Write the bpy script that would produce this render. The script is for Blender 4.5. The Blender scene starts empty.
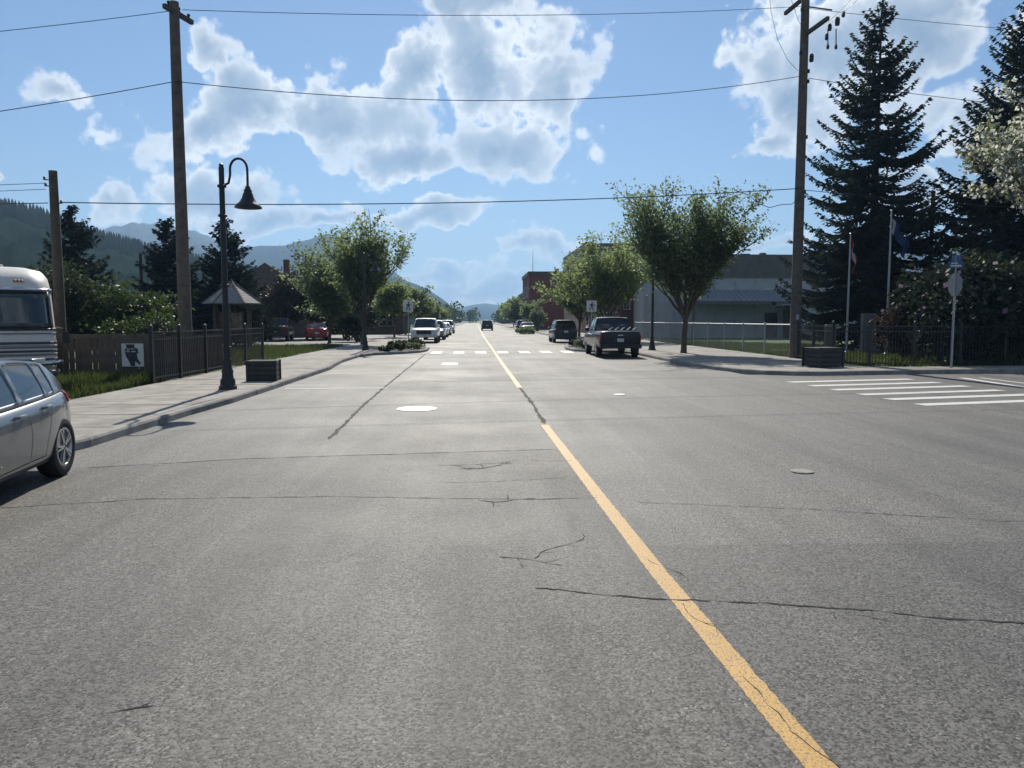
import bpy, bmesh, math, random
import numpy as np
from mathutils import Vector, Matrix, noise as mnoise
random.seed(7)
S = bpy.context.scene
C = S.collection
R = math.radians
PI = math.pi

# ------------------------------------------------------------------ camera
cd = bpy.data.cameras.new('camera'); cam = bpy.data.objects.new('camera', cd); C.objects.link(cam)
cd.sensor_width = 36; cd.lens = 27.03; cd.clip_start = .05; cd.clip_end = 40000
cam.location = (0, 0, 1.7)
cam.rotation_euler = (R(90 - 4.757), 0, R(-2.745))
S.camera = cam

# ------------------------------------------------------------------ sun, exposure
SUN_EL, SUN_AZ = R(40), R(-2)          # azimuth measured from +Y towards +X
sdir = Vector((math.sin(SUN_AZ)*math.cos(SUN_EL), math.cos(SUN_AZ)*math.cos(SUN_EL), math.sin(SUN_EL)))
sl = bpy.data.lights.new('sun', 'SUN'); sl.energy = 4.8; sl.angle = R(.53); sl.color = (1, .94, .83)
so = bpy.data.objects.new('sun', sl); C.objects.link(so); so.location = sdir*60
so.rotation_euler = sdir.to_track_quat('Z', 'Y').to_euler()
S.view_settings.view_transform = 'Standard'; S.view_settings.look = 'None'
S.view_settings.gamma = 1; S.view_settings.use_curve_mapping = False
S.view_settings.exposure = .32
S.cycles.volume_bounces = 0; S.cycles.max_bounces = 7; S.cycles.diffuse_bounces = 4; S.cycles.glossy_bounces = 3; S.cycles.transmission_bounces = 5; S.cycles.transparent_max_bounces = 8

# ------------------------------------------------------------------ world: sky and clouds
W = bpy.data.worlds.new('World'); S.world = W; W.use_nodes = True
SKY_STRENGTH = .06
W.cycles.sampling_method = 'MANUAL'; W.cycles.sample_map_resolution = 256

class NT:
    """tiny node helper"""
    def __init__(s, tree): s.t = tree
    def n(s, typ, **kw):
        nd = s.t.nodes.new(typ)
        for k, v in kw.items(): setattr(nd, k, v)
        return nd
    def link(s, a, b): s.t.links.new(a, b)
    def put(s, sock, v):
        if hasattr(v, 'is_linked') or isinstance(v, bpy.types.NodeSocket): s.t.links.new(v, sock)
        else: sock.default_value = v
    def m(s, op, a, b=None, c=None, clamp=False):
        nd = s.n('ShaderNodeMath', operation=op, use_clamp=clamp)
        s.put(nd.inputs[0], a)
        if b is not None: s.put(nd.inputs[1], b)
        if c is not None: s.put(nd.inputs[2], c)
        return nd.outputs[0]
    def vm(s, op, a, b=None):
        nd = s.n('ShaderNodeVectorMath', operation=op)
        s.put(nd.inputs[0], a)
        if b is not None: s.put(nd.inputs[1], b)
        return nd.outputs['Vector']
    def mr(s, v, a, b, c=0., d=1., smooth=False):
        nd = s.n('ShaderNodeMapRange'); nd.interpolation_type = 'SMOOTHSTEP' if smooth else 'LINEAR'
        s.put(nd.inputs[0], v)
        for i, q in enumerate((a, b, c, d)): s.put(nd.inputs[i+1], q)
        return nd.outputs[0]
    def mix(s, f, a, b, typ='RGBA', blend='MIX'):
        nd = s.n('ShaderNodeMix', data_type=typ)
        if typ == 'RGBA':
            nd.blend_type = blend; ia, ib = nd.inputs[6], nd.inputs[7]; out = nd.outputs[2]
        else: ia, ib = nd.inputs[2], nd.inputs[3]; out = nd.outputs[0]
        s.put(nd.inputs[0], f)
        for k, q in ((ia, a), (ib, b)):
            if isinstance(q, tuple) and len(q) == 3: q = q + (1.,)
            s.put(k, q)
        return out
    def noise(s, vec, scale, detail=4., rough=.55, dist=0.):
        nd = s.n('ShaderNodeTexNoise')
        if vec is not None: s.link(vec, nd.inputs['Vector'])
        nd.inputs['Scale'].default_value = scale; nd.inputs['Detail'].default_value = detail
        nd.inputs['Roughness'].default_value = rough; nd.inputs['Distortion'].default_value = dist
        return nd.outputs['Fac']

# clouds: x, y, half width, half height in units of angle tangent (x right, y up), strength
def cl(px, py, rx, ry, a=1.): return ((px-475)/769., (320-py)/769., rx/769., ry/769., a)
CLOUDS = [cl(74,106,34,24), cl(205,140,78,40), cl(255,118,75,48), cl(330,125,85,42), cl(395,120,75,55), cl(228,68,34,30,.6),
          cl(425,75,45,40), cl(490,75,70,80), cl(555,95,48,80), cl(500,150,80,40), cl(410,165,110,28,.9), cl(480,10,80,30), cl(640,5,40,8,.6),
          cl(230,200,80,30), cl(130,205,60,24,.8), cl(270,228,90,16,.8), cl(430,218,66,13,.9), cl(330,232,60,9,.7),
          cl(440,275,62,14,.8), cl(520,250,36,13,.9), cl(575,262,40,16,.8), cl(500,285,80,14,.6), cl(428,262,22,10,.7),
          cl(760,70,52,55), cl(790,115,62,46), cl(840,60,110,90), cl(930,30,120,60,.9), cl(990,110,90,60,.7), cl(775,155,40,12,.8),
          cl(920,190,60,40,.7), cl(760,248,62,14,.8), cl(20,186,34,12,.6), cl(490,292,130,14,.9), cl(560,252,46,20), cl(455,268,40,14)]
g = bpy.data.node_groups.new('cloud_density', 'ShaderNodeTree')
g.interface.new_socket('Vector', in_out='INPUT', socket_type='NodeSocketVector')
g.interface.new_socket('Density', in_out='OUTPUT', socket_type='NodeSocketFloat')
g.interface.new_socket('Billow', in_out='OUTPUT', socket_type='NodeSocketFloat')
N = NT(g); gi = N.n('NodeGroupInput'); go = N.n('NodeGroupOutput')
sep = N.n('ShaderNodeSeparateXYZ'); N.link(gi.outputs[0], sep.inputs[0])
ys = N.m('MAXIMUM', sep.outputs[1], .05)
cu = N.m('DIVIDE', sep.outputs[0], ys); cv = N.m('DIVIDE', sep.outputs[2], ys)
# billow warp of the outline so that no cloud is an ellipse
nv = N.n('ShaderNodeTexNoise'); N.link(gi.outputs[0], nv.inputs['Vector']); nv.inputs['Scale'].default_value = 11; nv.inputs['Detail'].default_value = 4
ns = N.n('ShaderNodeSeparateXYZ'); N.link(nv.outputs['Color'], ns.inputs[0])
cu2 = N.m('ADD', cu, N.m('MULTIPLY', N.m('SUBTRACT', ns.outputs[0], .5), .11))
cv2 = N.m('ADD', cv, N.m('MULTIPLY', N.m('SUBTRACT', ns.outputs[1], .5), .09))
comb = N.n('ShaderNodeCombineXYZ'); N.link(cu2, comb.inputs[0]); N.link(cv2, comb.inputs[1])
field = None
for (x, y, rx, ry, a) in CLOUDS:
    rx *= 1.04*(.6+.4*a); ry *= 1.04*(.6+.4*a)
    md = N.n('ShaderNodeVectorMath', operation='MULTIPLY_ADD'); N.link(comb.outputs[0], md.inputs[0]); md.inputs[1].default_value = (1/rx, 1/ry, 0); md.inputs[2].default_value = (-x/rx, -y/ry, 0)
    ln = N.n('ShaderNodeVectorMath', operation='LENGTH'); N.link(md.outputs[0], ln.inputs[0])
    field = ln.outputs['Value'] if field is None else N.m('MINIMUM', field, ln.outputs['Value'])
field = N.m('MAXIMUM', N.m('SUBTRACT', 1.0, field), -.6)
# everywhere else: scattered cumulus of the same kind
gen = N.m('MULTIPLY', N.m('SUBTRACT', N.noise(gi.outputs[0], 3.1, 3, .5), .54), 4.5)
win = N.m('MULTIPLY', N.m('MULTIPLY', N.mr(sep.outputs[1], .25, .45, smooth=True), N.mr(N.m('ABSOLUTE', cu), .72, .95, 1, 0, True)), N.mr(cv, .42, .6, 1, 0, True))
dens = N.mix(win, gen, field, 'FLOAT')
wv = N.vm('ADD', gi.outputs[0], N.vm('MULTIPLY', N.vm('SUBTRACT', nv.outputs['Color'], (.5, .5, .5)), (.05, .05, .05)))
vo = N.n('ShaderNodeTexVoronoi', feature='F1'); N.link(wv, vo.inputs['Vector']); vo.inputs['Scale'].default_value = 15; vo.inputs['Detail'].default_value = 2.4; vo.inputs['Roughness'].default_value = .55; vo.inputs['Lacunarity'].default_value = 2.3
puff = N.m('MULTIPLY', N.m('SUBTRACT', .80, vo.outputs['Distance']), .85)          # round cauliflower heads
billow = N.m('ADD', puff, N.m('MULTIPLY', N.m('SUBTRACT', N.noise(gi.outputs[0], 24, 6, .66), .5), 1.15))
N.link(N.m('ADD', dens, billow), go.inputs[0]); N.link(billow, go.inputs[1])

N = NT(W.node_tree); W.node_tree.nodes.clear()
out = N.n('ShaderNodeOutputWorld'); bg = N.n('ShaderNodeBackground'); bg.inputs['Strength'].default_value = SKY_STRENGTH
N.link(bg.outputs[0], out.inputs[0])
sky = N.n('ShaderNodeTexSky', sky_type='NISHITA'); sky.sun_disc = False
sky.sun_elevation = SUN_EL; sky.sun_rotation = SUN_AZ; sky.altitude = 1100
sky.air_density = 1.3; sky.dust_density = .35; sky.ozone_density = 4
tc = N.n('ShaderNodeTexCoord')
vdir = tc.outputs['Generated']
q = N.n('ShaderNodeGroup'); q.node_tree = g; N.link(vdir, q.inputs[0]); d0, b0 = q.outputs[0], q.outputs[1]
off = N.vm('NORMALIZE', N.vm('ADD', vdir, tuple(sdir*.022)))
q1 = N.n('ShaderNodeTexVoronoi', feature='F1'); N.link(off, q1.inputs['Vector']); q1.inputs['Scale'].default_value = 15; q1.inputs['Detail'].default_value = 1.4; q1.inputs['Roughness'].default_value = .55; q1.inputs['Lacunarity'].default_value = 2.3
b1 = N.m('MULTIPLY', N.m('SUBTRACT', .80, q1.outputs['Distance']), .85)
alpha = N.mr(d0, -.10, N.mr(N.noise(vdir, 7, 2), .35, .65, .16, .42), smooth=True)
thin = N.m('POWER', 2.718, N.m('MULTIPLY', N.m('MAXIMUM', N.m('SUBTRACT', d0, .14), 0.), -2.7))       # thin edges glow, thick hearts are grey
rim = N.mr(N.m('SUBTRACT', b0, b1), -.1, .7)
lit = N.m('ADD', N.m('MULTIPLY', thin, .84), N.m('MULTIPLY', rim, .34), clamp=True)
k = 1/SKY_STRENGTH
ccol = N.mix(lit, (.12*k, .20*k, .32*k), (1.0*k, 1.0*k, .98*k))
sepw = N.n('ShaderNodeSeparateXYZ'); N.link(vdir, sepw.inputs[0])
alpha = N.m('MULTIPLY', N.m('MULTIPLY', alpha, .95), N.mr(sepw.outputs[2], -.01, .03))
blue = N.mix(1., sky.outputs[0], (.92, 1., 1.12), blend='MULTIPLY')
N.link(N.mix(alpha, blue, ccol), bg.inputs['Color'])

# ------------------------------------------------------------------ materials
MATS = {}
def mat(name, col, rough=.7, metal=0., var=.15, vscale=3., bump=0., bscale=40., spec=.5, coat=0., col2=None, detail=5., emit=None):
    if name in MATS: return MATS[name]
    m = bpy.data.materials.new(name); m.use_nodes = True; MATS[name] = m
    n = NT(m.node_tree); p = m.node_tree.nodes['Principled BSDF']
    tcn = n.n('ShaderNodeTexCoord').outputs['Object']
    a = tuple(c*(1-var) for c in col); b = col2 if col2 else tuple(min(1, c*(1+var)) for c in col)
    f = n.mr(n.noise(tcn, vscale, detail, .6), .32, .68)
    n.link(n.mix(f, a, b), p.inputs['Base Color'])
    p.inputs['Metallic'].default_value = metal
    n.link(n.mr(n.noise(tcn, vscale*2.3, 4), .3, .7, max(.02, rough-.08), min(1, rough+.08)), p.inputs['Roughness'])
    p.inputs['Specular IOR Level'].default_value = spec
    p.inputs['Coat Weight'].default_value = coat; p.inputs['Coat Roughness'].default_value = .05
    if bump:
        bn = n.n('ShaderNodeBump'); bn.inputs['Strength'].default_value = bump; bn.inputs['Distance'].default_value = .02
        n.link(n.noise(tcn, bscale, 6, .65), bn.inputs['Height']); n.link(bn.outputs[0], p.inputs['Normal'])
    return m
def leafmat(name, col, trans=.45, var=.35, tcol=None, spec=.2):
    m = bpy.data.materials.new(name); m.use_nodes = True; MATS[name] = m
    n = NT(m.node_tree); t = m.node_tree; p = t.nodes['Principled BSDF']; o = t.nodes['Material Output']
    tcn = n.n('ShaderNodeTexCoord').outputs['Object']
    geo = n.n('ShaderNodeNewGeometry')
    f = n.m('ADD', n.m('MULTIPLY', geo.outputs['Random Per Island'], .5), n.m('MULTIPLY', n.noise(tcn, 1.3, 3), .5))
    a = tuple(c*(1-var) for c in col); b = tuple(min(1, c*(1+var)) for c in col)
    n.link(n.mix(f, a, b), p.inputs['Base Color']); p.inputs['Roughness'].default_value = .5; p.inputs['Specular IOR Level'].default_value = spec
    tr = n.n('ShaderNodeBsdfTranslucent'); tc_ = tcol or tuple(min(1, c*q) for c, q in zip(col, (1.9, 1.7, .9)))
    n.link(n.mix(f, tuple(c*.8 for c in tc_), tuple(c*1.2 for c in tc_)), tr.inputs['Color'])
    mx = n.n('ShaderNodeMixShader'); mx.inputs[0].default_value = trans
    n.link(p.outputs[0], mx.inputs[1]); n.link(tr.outputs[0], mx.inputs[2]); n.link(mx.outputs[0], o.inputs['Surface'])
    return m
def asphalt(name, dark, light, coarse, gloss):
    m = bpy.data.materials.new(name); m.use_nodes = True; MATS[name] = m
    n = NT(m.node_tree); p = m.node_tree.nodes['Principled BSDF']
    o = n.n('ShaderNodeTexCoord').outputs['Object']
    big = n.mr(n.noise(o, .35, 5, .6), .3, .7)
    st = n.n('ShaderNodeMapping'); n.link(o, st.inputs[0]); st.inputs['Scale'].default_value = (1.1, .07, 1)
    streak = n.mr(n.noise(st.outputs[0], 1.6, 5, .6), .40, .60)                    # wheel-worn lanes along the street
    st2 = n.n('ShaderNodeMapping'); n.link(o, st2.inputs[0]); st2.inputs['Scale'].default_value = (1., .22, 1)
    oil = n.mr(n.noise(st2.outputs[0], .9, 6, .68), .55, .68, 1., .45)                 # drips and rubber
    dust = n.mr(n.noise(o, .16, 4, .6), .52, .70)
    base = n.mix(n.m('MULTIPLY', n.m('ADD', n.m('MULTIPLY', big, .45), n.m('MULTIPLY', streak, .55)), oil), dark, light)
    base = n.mix(n.m('MULTIPLY', dust, .55), base, (.165, .148, .122))
    v = n.n('ShaderNodeTexVoronoi', feature='F1'); n.link(o, v.inputs['Vector']); v.inputs['Scale'].default_value = coarse
    sp = n.n('ShaderNodeSeparateXYZ'); n.link(v.outputs['Color'], sp.inputs[0])
    stone = n.mr(sp.outputs[0], 0, 1, .3, 1.7)
    hi = n.mr(sp.outputs[1], .94, .96, 0, .9); lo = n.mr(sp.outputs[2], .90, .93, 0, .8)
    mul = n.m('MULTIPLY', n.m('ADD', stone, hi), n.m('SUBTRACT', 1, lo))
    fine = n.mr(n.noise(o, coarse*1.9, 3, .7), .3, .7, .8, 1.2)
    vv = n.n('ShaderNodeVectorMath', operation='SCALE'); n.link(base, vv.inputs[0]); n.link(n.m('MULTIPLY', mul, fine), vv.inputs['Scale'])
    n.link(vv.outputs[0], p.inputs['Base Color'])
    n.link(n.mr(big, 0, 1, gloss, gloss+.14), p.inputs['Roughness']); p.inputs['Specular IOR Level'].default_value = .42
    bn = n.n('ShaderNodeBump'); bn.inputs['Strength'].default_value = .22; bn.inputs['Distance'].default_value = .004
    n.link(n.m('ADD', n.m('MULTIPLY', v.outputs['Distance'], -1.2), n.m('MULTIPLY', n.noise(o, coarse*.5, 4), .6)), bn.inputs['Height'])
    n.link(bn.outputs[0], p.inputs['Normal'])
    return m
def paintmat(name, col, worn, wscale):
    """road paint that has worn through to the asphalt in flecks"""
    m = bpy.data.materials.new(name); m.use_nodes = True; MATS[name] = m
    n = NT(m.node_tree); p = m.node_tree.nodes['Principled BSDF']
    o = n.n('ShaderNodeTexCoord').outputs['Object']
    f = n.m('MAXIMUM', n.mr(n.noise(o, wscale, 8, .75), worn, worn+.04), n.mr(n.noise(o, 7, 5, .7), .70, .76))
    c = n.mix(n.noise(o, 3, 5), tuple(q*.78 for q in col), col)
    n.link(n.mix(f, c, (.085, .08, .075)), p.inputs['Base Color']); p.inputs['Roughness'].default_value = .6
    bn = n.n('ShaderNodeBump'); bn.inputs['Strength'].default_value = .5; bn.inputs['Distance'].default_value = .006
    n.link(n.noise(o, 70, 4), bn.inputs['Height']); n.link(bn.outputs[0], p.inputs['Normal'])
    return m

asphalt('asphalt_worn', (.082,.079,.072), (.148,.142,.130), 105, .62)
asphalt('asphalt_coarse', (.060,.0575,.053), (.126,.120,.110), 88, .64)
asphalt('asphalt_dark', (.070,.067,.062), (.112,.107,.099), 88, .64)
asphalt('asphalt_lot', (.12,.117,.11), (.18,.175,.165), 70, .7)
paintmat('yellow_paint', (.58,.335,.08), .54, 75); paintmat('white_paint', (.72,.71,.68), .57, 45); paintmat('faded_paint', (.66,.65,.62), .56, 30)
mat('tar', (.112,.108,.099), .9, var=.3, vscale=12, spec=.1)
mat('crack', (.02,.019,.018), .9, var=.3)
mat('concrete', (.265,.245,.215), .85, var=.3, vscale=1.7, bump=.3, bscale=60, detail=8)
mat('concrete_kerb', (.25,.235,.215), .88, var=.3, vscale=2.5, bump=.4, bscale=40, detail=8)
mat('joint_dirt', (.09,.08,.068), .95)
mat('earth', (.16,.14,.105), .95, var=.3, vscale=.6, bump=.4, bscale=14, col2=(.10,.13,.05))
mat('lawn', (.055,.095,.025), .9, var=.35, vscale=1.2, bump=.5, bscale=30)
mat('gravel', (.22,.2,.17), .95, var=.35, vscale=8, bump=.6, bscale=50)
mat('black_iron', (.018,.020,.022), .42, .0, var=.3, vscale=6, bump=.12, bscale=80)
mat('lamp_green', (.012,.014,.016), .45, 0., var=.3, vscale=8)
mat('pole_wood', (.115,.095,.078), .85, var=.3, vscale=5, bump=.5, bscale=30)
mat('pole_wood_dark', (.08,.065,.05), .88, var=.3, vscale=5, bump=.5, bscale=30)
mat('board_wood', (.13,.105,.085), .85, var=.35, vscale=4, bump=.4, bscale=40)
mat('galvanised', (.42,.43,.44), .42, .85, var=.12, vscale=8)
mat('wire', (.02,.02,.022), .55); mat('cast_iron', (.24,.225,.20), .7, .0, var=.4, vscale=30, bump=.5, bscale=60)
mat('bark', (.085,.068,.052), .92, var=.35, vscale=9, bump=.8, bscale=26)
mat('rubber', (.022,.022,.023), .85, var=.25, vscale=20)
mat('alloy', (.52,.53,.54), .28, .9, var=.06)
mat('chrome', (.62,.63,.64), .16, .95, var=.04)
mat('plastic_black', (.02,.02,.021), .55, var=.2)
mat('glass_dark', (.012,.015,.017), .045, 0, var=.1, spec=.8, coat=.4)
mat('glass_clear', (.03,.045,.045), .05, 0, var=.2, spec=.8)
mat('seam', (.012,.012,.013), .8)
mat('lamp_red', (.42,.02,.015), .15, coat=.6, var=.1); mat('lamp_clear', (.62,.62,.6), .12, coat=.6, var=.08); mat('lamp_amber', (.55,.2,.03), .2, coat=.5)
mat('plate_white', (.65,.65,.62), .5); 
mat('paint_silver', (.17,.18,.195), .32, .6, var=.05, vscale=60, coat=.8)
mat('paint_white', (.74,.74,.72), .32, 0, var=.04, coat=.6); mat('paint_black', (.012,.013,.016), .3, 0, var=.1, coat=.25, spec=.3)
mat('paint_charcoal', (.02,.024,.029), .3, .1, var=.08, coat=.35, spec=.35); mat('paint_red', (.36,.018,.016), .28, 0, var=.08, coat=.7)
mat('paint_maroon', (.03,.016,.018), .35, 0, var=.1, coat=.2, spec=.3); mat('paint_grey', (.22,.225,.23), .3, .5, var=.08, coat=.7)
mat('paint_blue', (.03,.06,.13), .28, .2, var=.08, coat=.8)
mat('rv_cream', (.66,.63,.57), .42, var=.07, vscale=2); mat('rv_grey', (.22,.21,.215), .45, var=.1); mat('rv_dark', (.075,.07,.075), .5, var=.15)
mat('curtain', (.32,.36,.35), .8, var=.3, vscale=6)

# ------------------------------------------------------------------ mesh helpers
def new_obj(name, me, parent=None):
    o = bpy.data.objects.new(name, me); C.objects.link(o)
    if parent is not None: o.parent = parent
    return o
class MB:
    def __init__(s): s.v = []; s.f = []
    def add(s, vs, fs):
        b = len(s.v); s.v += [tuple(q) for q in vs]; s.f += [tuple(i+b for i in q) for q in fs]; return s
    def box(s, c, d, rz=0, taper=1.):
        x, y, z = (q/2 for q in d); co, si = math.cos(rz), math.sin(rz); vs = []
        for k, t in ((-1, 1.), (1, taper)):
            for i, j in ((-1,-1), (1,-1), (1,1), (-1,1)):
                a, b = i*x*t, j*y*t; vs.append((c[0]+a*co-b*si, c[1]+a*si+b*co, c[2]+k*z))
        return s.add(vs, [(3,2,1,0), (4,5,6,7), (0,1,5,4), (1,2,6,5), (2,3,7,6), (3,0,4,7)])
    def beam(s, a, b, w, h=None):
        """rectangular bar from a to b"""
        a, b = Vector(a), Vector(b); h = h or w; d = (b-a).normalized()
        u = d.cross(Vector((0,0,1)))
        if u.length < 1e-3: u = Vector((1,0,0))
        u.normalize(); t = u.cross(d).normalized(); vs = []
        for p in (a, b):
            for i, j in ((-1,-1), (1,-1), (1,1), (-1,1)): vs.append(p + u*(i*w/2) + t*(j*h/2))
        return s.add(vs, [(3,2,1,0), (4,5,6,7), (0,1,5,4), (1,2,6,5), (2,3,7,6), (3,0,4,7)])
    def tube(s, pts, rad, n=8, cap=True):
        pts = [Vector(p) for p in pts]; rs = rad if isinstance(rad, (list, tuple)) else [rad]*len(pts)
        vs = []; u = None
        for i, p in enumerate(pts):
            d = (pts[min(i+1, len(pts)-1)] - pts[max(i-1, 0)]).normalized()
            if u is None:
                u = d.cross(Vector((0,0,1)))
                if u.length < 1e-3: u = Vector((1,0,0))
            u = (u - d*u.dot(d)).normalized(); w = d.cross(u)
            for k in range(n):
                a = 2*PI*k/n; vs.append(p + (u*math.cos(a) + w*math.sin(a))*rs[i])
        fs = []
        for i in range(len(pts)-1):
            for k in range(n): fs.append((i*n+k, i*n+(k+1)%n, (i+1)*n+(k+1)%n, (i+1)*n+k))
        if cap: fs.append(tuple(range(n-1, -1, -1))); fs.append(tuple((len(pts)-1)*n+k for k in range(n)))
        return s.add(vs, fs)
    def lathe(s, prof, n=20, c=(0,0,0), axis='z'):
        vs = []; fs = []
        for r, h in prof:
            for k in range(n):
                a = 2*PI*k/n; x, y = r*math.cos(a), r*math.sin(a)
                vs.append((c[0]+x, c[1]+y, c[2]+h) if axis == 'z' else (c[0]+h, c[1]+x, c[2]+y))
        for i in range(len(prof)-1):
            for k in range(n): fs.append((i*n+k, i*n+(k+1)%n, (i+1)*n+(k+1)%n, (i+1)*n+k))
        if prof[0][0] > 1e-4: fs.append(tuple(range(n-1, -1, -1)))
        if prof[-1][0] > 1e-4: fs.append(tuple((len(prof)-1)*n+k for k in range(n)))
        return s.add(vs, fs)
    def prism(s, poly, z0, z1):
        n = len(poly); vs = [(x, y, z0) for x, y in poly] + [(x, y, z1) for x, y in poly]
        fs = [tuple(range(n-1, -1, -1)), tuple(range(n, 2*n))] + [(i, (i+1)%n, n+(i+1)%n, n+i) for i in range(n)]
        return s.add(vs, fs)
    def plate(s, poly, o, ux, uz, th):
        """polygon in the plane (ux, uz) through o, extruded by th along ux x uz"""
        ux, uz, o = Vector(ux), Vector(uz), Vector(o); nn = ux.cross(uz).normalized(); n = len(poly)
        vs = [o+ux*a+uz*b for a, b in poly] + [o+ux*a+uz*b+nn*th for a, b in poly]
        fs = [tuple(range(n-1, -1, -1)), tuple(range(n, 2*n))] + [(i, (i+1)%n, n+(i+1)%n, n+i) for i in range(n)]
        return s.add(vs, fs)
    def mesh(s, name, m, smooth=False, ang=35):
        me = bpy.data.meshes.new(name); me.from_pydata(s.v, [], s.f); me.update()
        if m: me.materials.append(MATS[m])
        if smooth: me.polygons.foreach_set('use_smooth', [True]*len(me.polygons)); me.set_sharp_from_angle(angle=R(ang))
        return me
    def build(s, name, m, parent=None, smooth=False, bevel=0, ang=35, recalc=False):
        me = s.mesh(name, m, smooth, ang)
        if recalc:
            bm = bmesh.new(); bm.from_mesh(me); bmesh.ops.recalc_face_normals(bm, faces=bm.faces); bm.to_mesh(me); bm.free()
        o = new_obj(name, me, parent)
        if bevel:
            b = o.modifiers.new('bevel', 'BEVEL'); b.width = bevel; b.segments = 2; b.limit_method = 'ANGLE'
        return o
def empty(name, loc=(0,0,0), rz=0, label=None, cat=None, group=None, parent=None):
    o = bpy.data.objects.new(name, None); C.objects.link(o); o.location = loc; o.rotation_euler = (0,0,rz); o.empty_display_size = .3
    if parent is not None: o.parent = parent
    return tag(o, label, cat, group)
def tag(o, label=None, cat=None, group=None, kind=None):
    if label: o['label'] = label
    if cat: o['category'] = cat
    if group: o['group'] = group
    if kind: o['kind'] = kind
    return o
def copy_tree(o, parent=None):
    c = o.copy(); C.objects.link(c); c.parent = parent
    for ch in list(o.children): copy_tree(ch, c)
    return c
def fast_mesh(name, V, F, m):
    """numpy verts (n,3) and faces (m,k)"""
    me = bpy.data.meshes.new(name); V = np.asarray(V, np.float32); F = np.asarray(F, np.int32); k = F.shape[1]
    me.vertices.add(len(V)); me.vertices.foreach_set('co', V.ravel())
    me.loops.add(F.size); me.loops.foreach_set('vertex_index', F.ravel())
    me.polygons.add(len(F)); me.polygons.foreach_set('loop_start', np.arange(0, F.size, k, dtype=np.int32))
    me.update(calc_edges=True)
    me.materials.append(MATS[m]); return me
# ================================================================== SETTING
def interp(pts, t, i=0, j=1):
    return float(np.interp(t, [p[i] for p in pts], [p[j] for p in pts]))
gnd = MB().add([(-6000,-6000,-.03), (6000,-6000,-.03), (6000,6000,-.03), (-6000,6000,-.03)], [(0,1,2,3)]).build('ground', 'earth')
tag(gnd, kind='structure')
rd = MB()
rd.add([(-60,-30,0), (70,-30,0), (70,23.5,0), (-60,23.5,0)], [(0,1,2,3)])
rd.add([(-5.7,23.5,0), (8.4,23.5,0), (8.4,470,0), (-5.7,470,0)], [(0,1,2,3)])
road = rd.build('road', 'asphalt_worn'); tag(road, kind='structure')
def sheet(name, poly, z, m, parent=None):
    # slightly ragged edge so that patches do not look ruled
    pts = []
    for i in range(len(poly)):
        a, b = Vector(poly[i]+(0,)), Vector(poly[(i+1)%len(poly)]+(0,)); n = max(1, int((b-a).length/.25)) if (b-a).length < 25 else 1
        for k in range(n):
            p = a.lerp(b, k/n); q = mnoise.noise_vector(p*1.7)*.05 if 0 < k else Vector()
            pts.append((p.x+q.x, p.y+q.y, z))
    return MB().add(pts, [tuple(range(len(pts)))]).build(name, m, parent)
# the coarser re-laid asphalt nearest the camera
sheet('asphalt_patch', [(-9,-20), (1.31,-20), (1.31,2.7), (1.19,7.5), (1.12,10.0), (-.6,9.75), (-2.8,9.45), (-4.5,8.95), (-9,8.6)], .0016, 'asphalt_coarse', road)
sheet('asphalt_patch', [(1.33,-20), (14,-20), (14,5.2), (4.3,5.6), (1.22,5.65), (1.32,2.7)], .0016, 'asphalt_dark', road)
sheet('asphalt_patch', [(9.6,10.2), (16,10.6), (17.5,14.9), (11.2,14.2), (10.4,13.2)], .004, 'asphalt_dark', road)
def ribbon(name, pts, w, m, z=.008, parent=None, jit=0., step=.06, rag=0.):
    """a thin strip laid on the road along pts; jit roughens course and width"""
    P = [Vector((p[0], p[1], 0)) for p in pts]; dense = [P[0]]
    for a, b in zip(P, P[1:]):
        n = max(1, int((b-a).length/step)) if jit or (rag and (b-a).length < 30) else 1
        dense += [a.lerp(b, (k+1)/n) for k in range(n)]
    if jit: dense = [p + mnoise.noise_vector(p*3.1)*jit + mnoise.noise_vector(p*14)*jit*.35 + mnoise.noise_vector(p*47)*jit*.22 for p in dense]
    vs = []
    for i, p in enumerate(dense):
        d = (dense[min(i+1, len(dense)-1)] - dense[max(i-1, 0)]).normalized(); s = Vector((-d.y, d.x, 0))
        ww = w*(1 + (1.5*mnoise.noise(p*9) if jit else 0))/2; ww = max(ww, w*.12)
        if jit and (i == 0 or i == len(dense)-1): ww = w*.05
        if rag: vs += [(p + s*(ww+rag*(mnoise.noise(p*23)+.6*mnoise.noise(p*61)))).to_tuple(), (p - s*(ww+rag*(mnoise.noise(p*23+Vector((9,0,0)))+.6*mnoise.noise(p*57)))).to_tuple()]
        else: vs += [(p + s*ww).to_tuple(), (p - s*ww).to_tuple()]
    vs = [(x, y, z) for x, y, _ in vs]
    return MB().add(vs, [(2*i, 2*i+1, 2*i+3, 2*i+2) for i in range(len(dense)-1)]).build(name, m, parent)
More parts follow.
